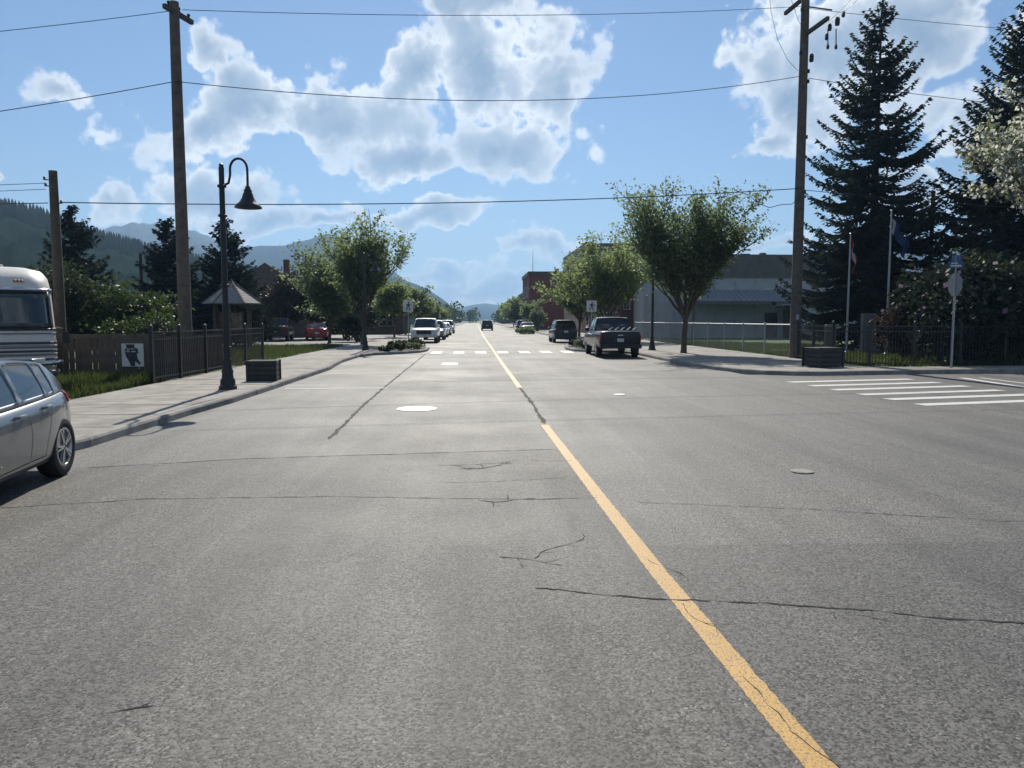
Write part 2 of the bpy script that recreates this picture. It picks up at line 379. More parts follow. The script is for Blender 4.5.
# --- paint
ribbon('centre_line', [(1.33,-2), (1.31,2.7), (1.23,5.0), (1.19,7.5), (1.12,12.35)], .125, 'yellow_paint', .0034, road, 0, .03, .008)
ribbon('centre_line', [(1.12,19.3), (1.06,30), (1.0,52), (.9,75), (.9,330)], .13, 'yellow_paint', .0034, road, 0, .15, .012)
for i, yy in enumerate((20.6, 19.41, 18.27, 17.08, 16.01, 14.94)):
    x0 = 8.6+.06*i; L = 3.95 if i < 5 else 4.2
    ribbon('crosswalk_bar', [(x0, yy), (x0+L, yy+L*.23)], .36, 'white_paint', .006, road, 0, .06, .012)
for k in range(7):
    ribbon('crosswalk_bar', [(-2.0+1.15*k, 39.0+.1*k), (-2.0+1.15*k, 41.6+.1*k)], .56, 'white_paint', .007, road, 0, .1, .015)
ribbon('stop_line', [(14.3,21.9), (13.85,18.5)], .22, 'white_paint', .006, road)
ribbon('stop_line', [(14.85,21.9), (14.7,18.5)], .14, 'white_paint', .006, road)
ribbon('road_marking', [(-.98,29.1), (-.98,30.7)], .62, 'white_paint', .006, road)
for yy, xa, xb, mt in ((19.2,-4.7,-2.2,'faded_paint'), (24.6,-4.75,-2.25,'faded_paint'), (31,-5.1,-2.4,'faded_paint')):
    ribbon('parking_line', [(xa,yy), (xb,yy+.1)], .11, mt, .006, road)
for yy in (25.8,): ribbon('parking_line', [(4.7,yy), (7.4,yy+.1)], .11, 'faded_paint', .006, road)
for yy in (56, 62.5, 69, 75.5, 82): 
    ribbon('parking_line', [(5.2,yy), (7.6,yy)], .11, 'faded_paint', .006, road)
    ribbon('parking_line', [(-5,yy), (-2.6,yy)], .11, 'faded_paint', .006, road)
# --- cracks and tar seams
CR = [([(-4.35,7.05), (-3.1,7.36), (-1.4,7.38), (.42,7.17), (1.16,7.2)], .014, .03),
      ([(.34,4.75), (.8,4.62), (1.24,4.50), (1.8,4.43), (2.3,4.27), (2.65,4.15), (3.1,4.05), (4.4,3.9)], .022, .05),
      ([(1.5,7.0), (2.2,6.86), (2.92,6.69), (3.7,6.45), (4.44,6.2), (6.2,5.9)], .010, .04),
      ([(-.4,7.95), (.3,8.0), (.95,8.15)], .009, .04)]
for pts, w, j in CR: ribbon('crack', pts, w*.75, 'crack', .0046, road, j*.9, .025)
rc = random.Random(4)
def crack_tree(x, y, ang, L, w, lev=0):
    """a crack that wanders, narrows and forks"""
    pts = [(x, y)]; a = ang; n = max(3, int(L/.07))
    for k in range(n):
        a += rc.uniform(-.55, .55); a += (ang-a)*.25; x += math.cos(a)*L/n; y += math.sin(a)*L/n; pts.append((x, y))
        if lev < 2 and rc.random() < .22: crack_tree(x, y, a+rc.choice((-1, 1))*rc.uniform(.5, 1.3), L*rc.uniform(.25, .5), w*.6, lev+1)
    ribbon('crack', pts, w, 'crack', .0046+.0001*lev, road, .012, .015)
for a_ in ((-.2,8.72,.05,.75,.014), (-.45,8.95,.1,.9,.009), (.02,7.15,.0,.6,.018), (.42,5.35,1.4,.8,.006), (.15,5.4,.1,.5,.007), (1.24,4.45,-1.53,.4,.004), (1.27,3.5,-1.57,.8,.004), (1.21,5.3,-1.45,.5,.004),
           (-1.64,3.27,.2,.24,.008), (2.1,4.38,-1.2,.4,.005), (3.4,6.55,-.8,.5,.005), (.6,9.2,.2,.6,.006)):
    crack_tree(*a_)
for pts, w in (([(1.14,12.5), (1.16,16), (1.12,19.2)], .06), ([(-2.1,11), (-2.25,16), (-2.35,24), (-2.45,35), (-2.5,38.5)], .055),
               ([(-4.5,8.98), (-2.76,9.5), (.85,9.98), (1.1,10.0)], .018)):
    ribbon('tar_seam', pts, w, 'tar', .0030, road, .02, .12)
# --- iron covers
for i, (x, y, r, m, nm) in enumerate(((-1.12,14.7,.34,'galvanised','manhole_cover'), (3.66,8.35,.11,'cast_iron','valve_cover'), (3.29,17.3,.12,'galvanised','valve_cover'))):
    o = MB().lathe([(r*1.12,0), (r*1.12,.010), (r*1.02,.012)], 28).lathe([(r*.97,.004), (r*.97,.014), (0,.016)], 28).build(nm, m, road, True); o.location = (x, y, .002)

# --- kerbs, sidewalks
KL = [(-14,9.4), (-6.3,9.4), (-5.65,9.5), (-5.27,9.85), (-5.16,10.5), (-5.14,12), (-5.1,14), (-4.97,16), (-4.95,20), (-4.95,26.5), (-5.1,28.2), (-5.3,31), (-5.3,35.5), (-4.9,37.2),
      (-3.6,38.8), (-2.85,40.2), (-2.6,42), (-2.65,45), (-3.3,47.5), (-4.6,49.5), (-5.3,51), (-5.3,470)]
KR = [(40,26.4), (18,24.2), (14,23.55), (12.4,23.3), (10.6,23.0), (9.8,23.05), (9.0,23.5), (8.5,24.5), (8.15,26), (7.95,28), (7.9,32), (7.9,37.5), (7.6,39), (6.2,40.2), (5.35,41.6), (5.2,44), (5.4,46.5), (6.6,48.4), (7.95,49.8), (7.95,470)]
def resample(P, step, maxlen=60.):
    out = [Vector((*P[0], 0))]
    for a, b in zip(P, P[1:]):
        a, b = Vector((*a, 0)), Vector((*b, 0)); L = (b-a).length; n = max(1, int(round(L/step))) if L < maxlen else 4
        out += [a.lerp(b, (k+1)/n) for k in range(n)]
    return out
def kerbs(P, side, name, parent, low=()):
    pts = resample(P, .6)
    offs = []
    for i, p in enumerate(pts):
        d = (pts[min(i+1, len(pts)-1)] - pts[max(i-1, 0)]).normalized(); offs.append(Vector((-d.y, d.x, 0))*side)
    i = 0
    while i < len(pts)-1:
        j = min(i+4, len(pts)-1); vs = []; fs = []; h = .128 + random.uniform(-.004, .004)
        dy = random.uniform(-.006, .006)
        for k in range(i, j+1):
            t = (pts[min(k+1, len(pts)-1)] - pts[max(k-1, 0)]).normalized()
            p = pts[k] + offs[k]*dy + (t*.006 if k == i else -t*.006 if k == j else Vector())
            hh = h*(.45 if any(a < p.y < b for a, b in low) else 1)
            q = [p, p + offs[k]*.012, p + offs[k]*.035, p + offs[k]*.17, p + offs[k]*.17]
            for a, z in zip(q, (-.03, hh-.03, hh, hh+.004, -.03)): vs.append((a.x, a.y, z))
        n = j-i
        for k in range(n):
            for e in range(4): fs.append((k*5+e, k*5+e+1, k*5+5+e+1, k*5+5+e))
        fs += [(0,1,2,3,4), tuple(n*5+e for e in (4,3,2,1,0))]
        MB().add(vs, fs).build('kerb_stone', 'concrete_kerb', parent, recalc=True)
        i = j
sw_l = MB().prism([(-14,9.57), (-6.2,9.57), (-5.75,9.7), (-5.45,9.95), (-5.33,10.5), (-5.3,14), (-5.14,16), (-5.12,26.5), (-5.27,28.2), (-5.47,31), (-5.47,470), (-8.02,470), (-8.02,13), (-14,13)], -.03, .112).build('sidewalk', 'joint_dirt', recalc=True)
sw_r = MB().prism([(7.97+.15,470), (8.12,49.8), (8.08,28), (8.3,26), (8.66,24.6), (9.1,23.7), (9.85,23.22), (10.6,23.18), (12.4,23.47), (14,23.72), (18,24.37), (40,26.6), (40,28.0), (18,25.75), (13.15,25.25), (12.85,26.5), (13.3,31.5), (13.3,470)], -.03, .112).build('sidewalk', 'joint_dirt', recalc=True)
for o in (sw_l, sw_r): tag(o, kind='structure')
kerbs(KL, 1, 'kerb', sw_l, ()); kerbs(KR, -1, 'kerb', sw_r, ((49,50),))
def slab(poly, parent, z=.13):
    h = z + random.uniform(-.004, .004); n = len(poly); cx = sum(p[0] for p in poly)/n; cy = sum(p[1] for p in poly)/n
    q = []
    for x, y in poly:
        d = Vector((cx-x, cy-y)); d = d/max(d.length, .01); q.append((x+d.x*.011, y+d.y*.011))
    e = []
    for x, y in q:
        d = Vector((cx-x, cy-y)); d = d/max(d.length, .01); e.append((x+d.x*.012, y+d.y*.012))
    tx, ty = random.uniform(-.002, .002), random.uniform(-.002, .002)
    vs = [(x, y, .08) for x, y in q] + [(x, y, h-.006) for x, y in q] + [(x, y, h+tx*(x-cx)+ty*(y-cy)) for x, y in e]
    fs = [tuple(range(2*n, 3*n))] + [(i, (i+1)%n, n+(i+1)%n, n+i) for i in range(n)] + [(n+i, n+(i+1)%n, 2*n+(i+1)%n, 2*n+i) for i in range(n)]
    MB().add(vs, fs).build('slab', 'concrete', parent, recalc=True)
xkl = lambda y: interp([(10,-5.34), (14,-5.3), (16,-5.15), (26.5,-5.13), (28.2,-5.28), (31,-5.48), (60,-5.48)], y)
y = 10.0; ST = 1.52
while y < 54:
    a, b = y, y+ST; xm = -6.75
    slab([(xkl(a),a), (xkl(b),b), (xm,b), (xm,a)], sw_l); slab([(xm,a), (xm,b), (-8.0,b), (-8.0,a)], sw_l); y += ST
for k in range(5): slab([(-8.02-1.2*k,9.6), (-8.02-1.2*k,12.98), (-9.2-1.2*k,12.98), (-9.2-1.2*k,9.6)], sw_l)
slab([(-5.36,9.98), (-5.47,9.8), (-5.75,9.62), (-8,9.6), (-8,9.98)], sw_l)
MB().prism([(-5.48,54.0), (-5.48,470), (-8,470), (-8,54.0)], .02, .13).build('paving', 'concrete', sw_l, recalc=True)
xkr = lambda y: interp([(23.7,9.1), (24.6,8.68), (26,8.33), (28,8.13), (49,8.09), (60,8.13)], y)
y = 25.3
while y < 53:
    a, b = y, y+ST; xo = lambda q: interp([(25.3,13.1), (26.4,12.85), (31.5,13.27), (80,13.27)], q); n = 3
    for k in range(n):
        p = lambda q, f: (xkr(q) + (xo(q)-xkr(q))*f, q)
        slab([p(a,k/n), p(a,(k+1)/n), p(b,(k+1)/n), p(b,k/n)], sw_r)
    y += ST
MB().prism([(8.14,y), (8.14,470), (13.27,470), (13.27,y)], .02, .13).build('paving', 'concrete', sw_r, recalc=True)
slab([(8.5,25.28), (8.7,24.6), (9.1,23.72), (9.85,23.25), (10.3,23.22), (10.3,25.28)], sw_r)
x = 10.3
while x < 30:
    yk = lambda q: interp([(10.3,23.2), (12.4,23.49), (14,23.74), (18,24.39), (40,26.62)], q); yo = lambda q: interp([(10.3,25.28), (13.1,25.28), (18,25.72), (40,27.97)], q)
    slab([(x,yk(x)), (x+1.5,yk(x+1.5)), (x+1.5,yo(x+1.5)), (x,yo(x))], sw_r); x += 1.5
# planted bulb-outs
def bed(poly, name):
    o = MB().prism(poly, -.02, .105).build(name, 'joint_dirt', recalc=True); return tag(o, kind='structure')
bed([(-5.46,36.6), (-4.9,37.45), (-3.75,38.95), (-3.0,40.3), (-2.77,42), (-2.82,45), (-3.43,47.35), (-4.7,49.3), (-5.46,50.6)], 'planting_bed')
bed([(8.06,38.9), (7.7,39.2), (6.35,40.35), (5.52,41.7), (5.37,44), (5.57,46.4), (6.7,48.25), (8.06,49.6)], 'planting_bed')
# lots and lawns
def land(name, poly, z, m):
    return tag(MB().prism(poly, -.03, z).build(name, m, recalc=True), kind='structure')
land('gravel_lot', [(-10.6,13.02), (-60,13.02), (-60,20.4), (-10.6,20.4)], .05, 'gravel')
land('lawn', [(-8.06,13.02), (-8.06,20.4), (-10.58,20.4), (-10.58,13.02)], .11, 'lawn')
land('lawn', [(-8.06,20.42), (-8.06,49.5), (-60,49.5), (-60,20.42)], .10, 'lawn')
land('parking_lot', [(-8.06,49.52), (-8.06,86), (-60,86), (-60,49.52)], .06, 'asphalt_lot')
land('lawn', [(13.34,31.5), (12.9,26.5), (13.2,25.3), (18,25.8), (40,28.05), (70,31), (70,67), (13.34,67)], .12, 'lawn')

# ------------------------------------------------------------------ hills and mountains
CAM = Vector((0,0,1.7))
def ridge(name, sky_px, dist, depth, m, rough=.1, nr=14, naz=180, seed=0, back=.5, crest=0):
    """a real mountain range: crest heights taken from its skyline, foot on the plain, uneven flanks and gullies"""
    az = [math.atan((x-475)/769.) for x, y in sky_px]; sl_ = [(320-y)/769.*math.cos(a) for (x, y), a in zip(sky_px, az)]
    A = np.linspace(az[0], az[-1], naz); V = []
    hs = np.interp(A, az, sl_)*dist
    for a, h in zip(A, hs):
        jag = mnoise.fractal(Vector((a*90, seed, 0)), .9, 2.1, 5)*crest*dist
        for k in range(nr):
            t = k/(nr-1)                                   # 0 front foot, .66 crest, 1 back foot
            if t <= .667: q = t/.667; rr = dist - depth*(1-q); z = h*(q**.85)
            else: q = (t-.667)/.333; rr = dist + depth*back*q; z = h*(1-q)
            g_ = mnoise.fractal(Vector((a*26, rr/dist*9, seed+3)), .8, 2.2, 6)
            w = math.sin(PI*min(1, t/.667)) if t <= .667 else 1-q
            z = max(-20, z + g_*rough*max(h, 20)*w + (jag*max(0, 1-abs(t-.667)*5)))
            V.append((math.sin(a)*rr, math.cos(a)*rr, z-4*(t == 0)))
    F = [(i*nr+k, (i+1)*nr+k, (i+1)*nr+k+1, i*nr+k+1) for i in range(naz-1) for k in range(nr-1)]
    me = fast_mesh(name, V, F, m); me.polygons.foreach_set('use_smooth', [True]*len(me.polygons))
    return tag(new_obj(name, me), kind='structure'), A, hs
mat('forest', (.012,.022,.015), 1., var=.5, vscale=.035, detail=9, spec=0.)
mat('far_forest', (.012,.022,.02), 1., var=.45, vscale=.012, detail=9, spec=0.)
mat('rock', (.16,.16,.165), .95, var=.5, vscale=.004, detail=10)
mat('snow', (.75,.77,.8), .8, var=.1)
mat('rock_snow', (.035,.045,.05), .9, var=.3, vscale=.009, col2=(.12,.125,.13), detail=12, spec=0.)
hill, HA, HH = ridge('forest_hill', [(-420,150), (-250,165), (-120,190), (0,209), (30,211), (60,218), (107,237), (172,254), (230,267), (275,277), (340,292), (400,309), (450,319)], 560, 340, 'forest', .10, 16, 260, 1)
ridge('mountain', [(60,262), (107,236), (125,230), (145,226), (160,227), (175,225), (190,231), (205,234), (217,238), (232,248), (255,262), (300,285)], 2800, 1200, 'rock_snow', .16, 22, 260, 5, crest=.0016)
ridge('mountain', [(170,275), (215,252), (245,247), (290,245), (310,240), (325,235), (332,234), (345,240), (370,255), (400,274), (430,300), (450,316)], 2450, 1050, 'far_forest', .10, 20, 220, 8, crest=.0006)
ridge('mountain', [(330,262), (370,268), (405,280), (417,284), (430,290), (445,300), (457,309), (470,317), (482,322)], 2000, 800, 'far_forest', .08, 16, 160, 11, crest=.0004)
ridge('mountain', [(380,318), (430,313), (455,309), (470,305), (485,303), (500,305), (515,308), (540,305), (580,309), (640,312), (720,318)], 3600, 1300, 'far_forest', .07, 16, 180, 14)
ridge('mountain', [(600,312), (680,296), (760,268), (830,249), (880,242), (940,238), (1024,228), (1150,205), (1300,190)], 2100, 850, 'far_forest', .10, 18, 220, 17, crest=.0006)
# conifers that roughen the near hill's skyline and flank
rng = np.random.default_rng(3); V = []; F = []
hv = hill.data.vertices
for i in range(9000):
    ia = rng.integers(0, 258); k = int(rng.choice([7,8,9,10,10,10,10]));
    a, b = hv[ia*16+k].co, hv[(ia+1)*16+k].co; p = a.lerp(b, rng.random()); q = p.lerp(hv[ia*16+min(k+1, 10)].co, rng.random()*.9)
    h = rng.uniform(3, 6.8); r = h*.2; n = len(V)
    V += [(q.x+r*math.cos(w), q.y+r*math.sin(w), q.z-1) for w in (0, 1.57, 3.14, 4.71)] + [(q.x, q.y, q.z+h)]
    F += [(n, n+1, n+4), (n+1, n+2, n+4), (n+2, n+3, n+4), (n+3, n, n+4)]
tag(new_obj('hill_forest', fast_mesh('hill_forest', V, F, 'forest')), 'dark conifer forest covering the near hill on the left', 'forest', kind='stuff')
# the air of the valley
hz = bpy.data.materials.new('haze'); hz.use_nodes = True; hz.node_tree.nodes.clear()
ho = hz.node_tree.nodes.new('ShaderNodeOutputMaterial'); hp = hz.node_tree.nodes.new('ShaderNodeVolumePrincipled')
hp.inputs['Color'].default_value = (.42,.67,1,1); hp.inputs['Density'].default_value = 2.7e-4; hp.inputs['Anisotropy'].default_value = .3
hz.node_tree.links.new(hp.outputs[0], ho.inputs['Volume']); MATS['haze'] = hz
hb = MB().box((0, 0, 218), (13000, 13000, 442)).build('haze', 'haze')
tag(hb, 'pale blue haze filling the valley air', 'haze', kind='stuff')
# ================================================================== VEHICLES
def evaluated(o, name):
    dg = bpy.context.evaluated_depsgraph_get(); dg.update()
    me = bpy.data.meshes.new_from_object(o.evaluated_get(dg)); me.name = name; return me
def smooth_interp(pts):
    xs = [p[0] for p in pts]; ys = [p[1] for p in pts]; n = len(xs)
    d = [(ys[i+1]-ys[i])/(xs[i+1]-xs[i]) for i in range(n-1)]; m = [d[0]] + [0 if d[i-1]*d[i] <= 0 else 2*d[i-1]*d[i]/(d[i-1]+d[i]) for i in range(1, n-1)] + [d[-1]]
    def f(x):
        x = min(max(x, xs[0]), xs[-1]); i = min(max(int(np.searchsorted(xs, x))-1, 0), n-2); h = xs[i+1]-xs[i]; t = (x-xs[i])/h
        return (2*t**3-3*t*t+1)*ys[i] + (t**3-2*t*t+t)*h*m[i] + (-2*t**3+3*t*t)*ys[i+1] + (t**3-t*t)*h*m[i+1]
    return f
SEC = [(.0,.0), (.78,.0), (.93,.035), (.972,.12), (.985,.25), (1.0,.45), (1.0,.60), (.985,.78), (.965,.88), (.93,.955), (.87,.992), (.45,1.02), (.0,1.025)]
def make_wheel(root, x, y, r, w, side, rimcol='alloy', spokes=5):
    prof = [(r*.62,-w*.5), (r*.80,-w*.52), (r*.95,-w*.46), (r,-w*.3), (r*1.0,w*.3), (r*.95,w*.46), (r*.80,w*.52), (r*.66,w*.47), (r*.64,w*.3), (r*.05,w*.28)]
    t = MB().lathe([(a, side*b) for a, b in prof], 28, axis='x').build('wheel', 'rubber', root, True, recalc=True); t.location = (x, y, r)
    rm = MB(); k = side
    rm.lathe([(r*.66,k*w*.30), (r*.66,k*w*.46), (r*.60,k*w*.47), (r*.57,k*w*.40), (r*.57,k*w*.30)], 28, axis='x')
    rm.lathe([(r*.14,k*w*.30), (r*.14,k*w*.41), (r*.09,k*w*.44), (0.,k*w*.44)], 14, axis='x')
    for i in range(spokes):
        for da in (-.13, .13):
            a = 2*PI*i/spokes + da; ca, sa = math.cos(a), math.sin(a)
            rm.beam((k*w*.40, ca*r*.10, sa*r*.10), (k*w*.42, ca*r*.60, sa*r*.60), .032*r/.32, w*.09)
    rim = rm.build('rim', rimcol, t, True, recalc=True)
    return t
def make_car(name, label, loc, rz, sp, group=None, cat='car'):
    """lofted body with cut wheel arches, glazed cabin, lamps, wheels; local +Y is forward"""
    root = empty(name, loc, rz, label, cat, group)
    L, Wd = sp['L'], sp['W']; hw = Wd/2; top = smooth_interp(sp['top']); y0, y1 = -L/2, L/2; zb0 = sp.get('zb', .2)
    paint = sp['paint']
    tp = sp.get('taper', .13)
    def plan(y):
        q = abs(y)/(L/2); e = 1 - tp*q**5
        return hw*e
    def bot(y):
        return zb0 + sp.get('lift', .12)*max(0, (abs(y)/(L/2)-.72)/.28)**1.5
    def side_x(y, z):
        a, b = bot(y), top(y); f = min(max((z-a)/(b-a), 0), 1)
        return plan(y)*float(np.interp(f, [s[1] for s in SEC[1:]], [s[0] for s in SEC[1:]]))
    # ---- body
    ys = [y0, y0+.015, y0+.05, y0+.11, y0+.2] + list(np.linspace(y0+.32, y1-.32, 36)) + [y1-.2, y1-.11, y1-.05, y1-.015, y1]
    endk = {0: .90, 1: .945, 2: .972, 3: .988, 4: .996}; n = len(ys); m = len(SEC); vs = []
    for i, yy in enumerate(ys):
        e = endk.get(min(i, n-1-i), 1.); zc = (bot(yy)+top(yy))/2
        for sgn in (1, -1):
            for (a, b) in SEC:
                z = bot(yy) + (top(yy)-bot(yy))*b; z = zc + (z-zc)*(1-(1-e)*.8)
                vs.append((sgn*plan(yy)*a*e, yy, z))
    fs = []
    for i in range(n-1):
        for sg in (0, 1):
            o = sg*m
            for k_ in range(m-1):
                q = (i*2*m+o+k_, i*2*m+o+k_+1, (i+1)*2*m+o+k_+1, (i+1)*2*m+o+k_); fs.append(q if sg == 0 else q[::-1])
    fs.append(tuple(list(range(0, m)) + [m+k_ for k_ in range(m-1, 0, -1)][0:]) ); b = (n-1)*2*m
    fs.append(tuple(list(range(b, b+m)) + [b+m+k_ for k_ in range(m-1, 0, -1)]))
    body = MB().add(vs, fs).build('body', paint, root)
    bm = bmesh.new(); bm.from_mesh(body.data); bmesh.ops.remove_doubles(bm, verts=bm.verts, dist=1e-4); bmesh.ops.recalc_face_normals(bm, faces=bm.faces); bm.to_mesh(body.data); bm.free()
    r, wy = sp['r'], sp['wy']; cut = MB()
    for yy in wy:
        for sgn in (1, -1): cut.lathe([(r*1.14,-.16), (r*1.14,.3)] if sgn > 0 else [(r*1.14,-.3), (r*1.14,.16)], 32, (sgn*(hw-.13), yy, r*1.0), 'x')
    if sp.get('bed'):
        a, b_, fl = sp['bed']; cut.box((0, (a+b_)/2, fl+1), (Wd*.82, b_-a, 2))
    co = cut.build('cutter', 'plastic_black', None, recalc=True)
    md = body.modifiers.new('cut', 'BOOLEAN'); md.operation = 'DIFFERENCE'; md.object = co; md.solver = 'EXACT'
    me = evaluated(body, 'body'); body.modifiers.clear(); body.data = me
    cm = co.data; bpy.data.objects.remove(co); bpy.data.meshes.remove(cm)
    me.polygons.foreach_set('use_smooth', [True]*len(me.polygons)); me.set_sharp_from_angle(angle=R(38))
    # ---- cabin
    f0, f1, r1, r0, zr = sp['cab']; ww = sp.get('roofw', .76)          # windscreen foot, roof front, roof rear, rear foot, roof height
    roof = smooth_interp([(r0, top(r0)-.01), (r0+(r1-r0)*.5, top(r0)+(zr-.06-top(r0))*.56), (r1, zr-.055), (r1+(f1-r1)*.35, zr-.005), (r1+(f1-r1)*.65, zr), (f1, zr-.05), (f1+(f0-f1)*.5, top(f0)+(zr-top(f0))*.55), (f0, top(f0)-.01)]) if not sp.get('upright') else \
           smooth_interp([(r0, top(r0)-.01), (r0+(r1-r0)*.5, top(r0)+(zr-.06-top(r0))*.5), (r1, zr-.05), (r1+(f1-r1)*.4, zr), (f1, zr-.04), (f1+(f0-f1)*.5, top(f0)+(zr-top(f0))*.53), (f0, top(f0)-.01)])
    pil = sp['pillars']
    bp = sorted(set([r0, r0+(r1-r0)*.12, r1-(r1-r0)*.08, r1, f1, f1+(f0-f1)*.08, f1+(f0-f1)*.9, f0] + [q for p in pil for q in p]))
    U = []
    for a, b_ in zip(bp, bp[1:]):
        k_ = max(1, int(math.ceil((b_-a)/.12))); U += [a+(b_-a)*j/k_ for j in range(k_)]
    U.append(bp[-1]); SV = [0, .1, .35, .65, .9, 1.]; TV = [1., .93, .6, .3, 0.]
    def pt(y, kind, q, sg):
        wb = plan(y)*.90; zt = top(y)-.012; z1 = max(roof(y), zt+.002); hgt = zr-zt
        def wat(z): return wb - (wb-wb*ww)*((z-zt)/hgt)**1.25
        if kind == 's': z = zt+(z1-zt-.02*min(1, (z1-zt)/.2))*q; return (sg*wat(z), y, z)
        zc = z1 - .02*min(1, (z1-zt)/.2); x = wat(zc)*q
        return (sg*x, y, zc + (.02*min(1, (z1-zt)/.2)+.012)*(1-q**2))
    rows = [('s', q, 1) for q in SV] + [('t', q, 1) for q in TV[1:]] + [('t', q, -1) for q in TV[::-1][1:-1]] + [('s', q, -1) for q in SV[::-1]]
    nr_ = len(rows); V = [pt(y, *rw) for y in U for rw in rows]; pf = []; groups = {}
    for i in range(len(U)-1):
        ym = (U[i]+U[i+1])/2
        for k_ in range(nr_-1):
            ra, rb = rows[k_], rows[k_+1]; side = ra[0] == 's' and rb[0] == 's'; q = (ra[1]+rb[1])/2; face = (i*nr_+k_, (i+1)*nr_+k_, (i+1)*nr_+k_+1, i*nr_+k_+1)
            if side:
                p_ = q < .1 or q > .9 or any(a <= ym <= b_ for a, b_ in pil) or ym < r0+(r1-r0)*.12 or ym > f1+(f0-f1)*.9
                key = None if p_ else ('side_window', ra[2], sum(1 for a, b_ in pil if b_ < ym))
            else:
                if r1 <= ym <= f1: p_ = True
                else:
                    edge = (ra[0] == 't' or rb[0] == 't') and max(ra[1], rb[1]) > .95 or ra[0] != rb[0]
                    p_ = edge or (f1 < ym < f1+(f0-f1)*.08) or (r1-(r1-r0)*-.08 > ym > r1-(r1-r0)*.08 and ym < r1) and False
                    if ym < r1 and (ym < r0+(r1-r0)*sp.get('rear_sill', .12) or ym > r1+(r0-r1)*.10 and False): p_ = True
                key = None if p_ else ('windshield' if ym > f1 else 'rear_window', 0, 0)
            if p_: pf.append(face)
            else: groups.setdefault(key, []).append(face)
    def sub(faces, nm, mt, off=0., thick=0.):
        idx = sorted(set(q for f in faces for q in f)); mp = {a: i for i, a in enumerate(idx)}
        o = MB().add([V[i] for i in idx], [tuple(mp[q] for q in f) for f in faces]).build(nm, mt, root, True, ang=50)
        bm = bmesh.new(); bm.from_mesh(o.data); bmesh.ops.remove_doubles(bm, verts=bm.verts, dist=1e-4); bm.normal_update()
        c = Vector((0, (f0+r0)/2, zr-.5))
        for f in bm.faces:
            if f.normal.dot(f.calc_center_median()-c) < 0: f.normal_flip()
        bm.normal_update()
        if off:
            for v in bm.verts: v.co += v.normal*off
        bm.to_mesh(o.data); bm.free()
        if thick:
            s_ = o.modifiers.new('thick', 'SOLIDIFY'); s_.thickness = thick; s_.offset = -1
        return o
    sub(pf, 'cabin_frame', sp.get('roof_paint', paint), .006, .02)
    for key, fc in groups.items(): sub(fc, key[0], sp.get('glass', 'glass_dark'))
    # ---- doors, handles, trim
    for pts in sp.get('seams', ()):
        for sg in (1, -1):
            V2 = []; P = []
            for (a, b_), (c_, d_) in zip(pts, pts[1:]):
                k_ = max(1, int(math.hypot(c_-a, d_-b_)/.08)); P += [(a+(c_-a)*j/k_, b_+(d_-b_)*j/k_) for j in range(k_)]
            P.append(pts[-1])
            for j, (yy, zz) in enumerate(P):
                a, b_ = P[max(j-1, 0)], P[min(j+1, len(P)-1)]; dy, dz = b_[0]-a[0], b_[1]-a[1]; l = math.hypot(dy, dz)+1e-6; ny, nz = -dz/l*.0035, dy/l*.0035
                V2 += [(sg*(side_x(yy+ny, zz+nz)+.0025), yy+ny, zz+nz), (sg*(side_x(yy-ny, zz-nz)+.0025), yy-ny, zz-nz)]
            MB().add(V2, [(2*j, 2*j+1, 2*j+3, 2*j+2) for j in range(len(P)-1)]).build('door_seam', 'seam', root)
    for yy, zz in sp.get('handles', ()):
        for sg in (1, -1):
            x = side_x(yy, zz); h = MB().tube([(sg*(x-.01), yy-.09, zz), (sg*(x+.035), yy-.07, zz+.004), (sg*(x+.04), yy, zz+.008), (sg*(x+.035), yy+.07, zz+.004), (sg*(x-.01), yy+.09, zz)], [.012,.016,.017,.016,.012], 8)
            h.build('door_handle', sp.get('handle_mat', paint), root, True)
    def patch(nm, mt, ylo, yhi, zlo, zhi, off=.006, ng=6, skew=0.):
        for sg in (1, -1):
            vs = []
            for i in range(ng+1):
                for j in range(5):
                    yy = ylo+(yhi-ylo)*i/ng; zz = zlo+(zhi-zlo)*j/4 + skew*(yy-ylo)
                    yc = min(max(yy, y0+.004), y1-.004); e = float(np.interp(min(yc-y0, y1-yc), [0,.015,.05,.11,.2,.32], [.90,.945,.972,.988,.996,1.]))
                    vs.append((sg*(side_x(yc, zz)*e+off), yc, zz))
            o = MB().add(vs, [(i*5+j, i*5+j+1, i*5+j+6, i*5+j+5) for i in range(ng) for j in range(4)]).build(nm, mt, root, True)
            s_ = o.modifiers.new('thick', 'SOLIDIFY'); s_.thickness = .02; s_.offset = 0
    for p in sp.get('patches', ()): patch(*p)
    for nm, mt, c, d, bv in sp.get('boxes', ()):
        sides = (1, -1) if abs(c[0]) > .01 else (1,)
        for sg in sides: MB().box((sg*c[0], c[1], c[2]), d).build(nm, mt, root, True, bv)
    # mirrors
    if sp.get('mirror'):
        yy, zz = sp['mirror']
        for sg in (1, -1):
            x = plan(yy)*.93
            mr_ = MB().lathe([(0.,-.07), (.05,-.065), (.085,-.02), (.09,.03), (.08,.05), (0.,.05)], 12); mr_.v = [(sg*(x+.10)+a*1.25, yy+c_*.9, zz+b_) for a, b_, c_ in mr_.v]
            mr_.beam((sg*(x-.04), yy, zz-.06), (sg*(x+.06), yy, zz-.02), .05, .03).build('mirror', paint, root, True, recalc=True)
    for yy in wy:
        for sg in (1, -1): make_wheel(root, sg*(hw-sp['tw']/2-.015), yy, r, sp['tw'], sg, sp.get('rim', 'alloy'), sp.get('spokes', 5))
    return root
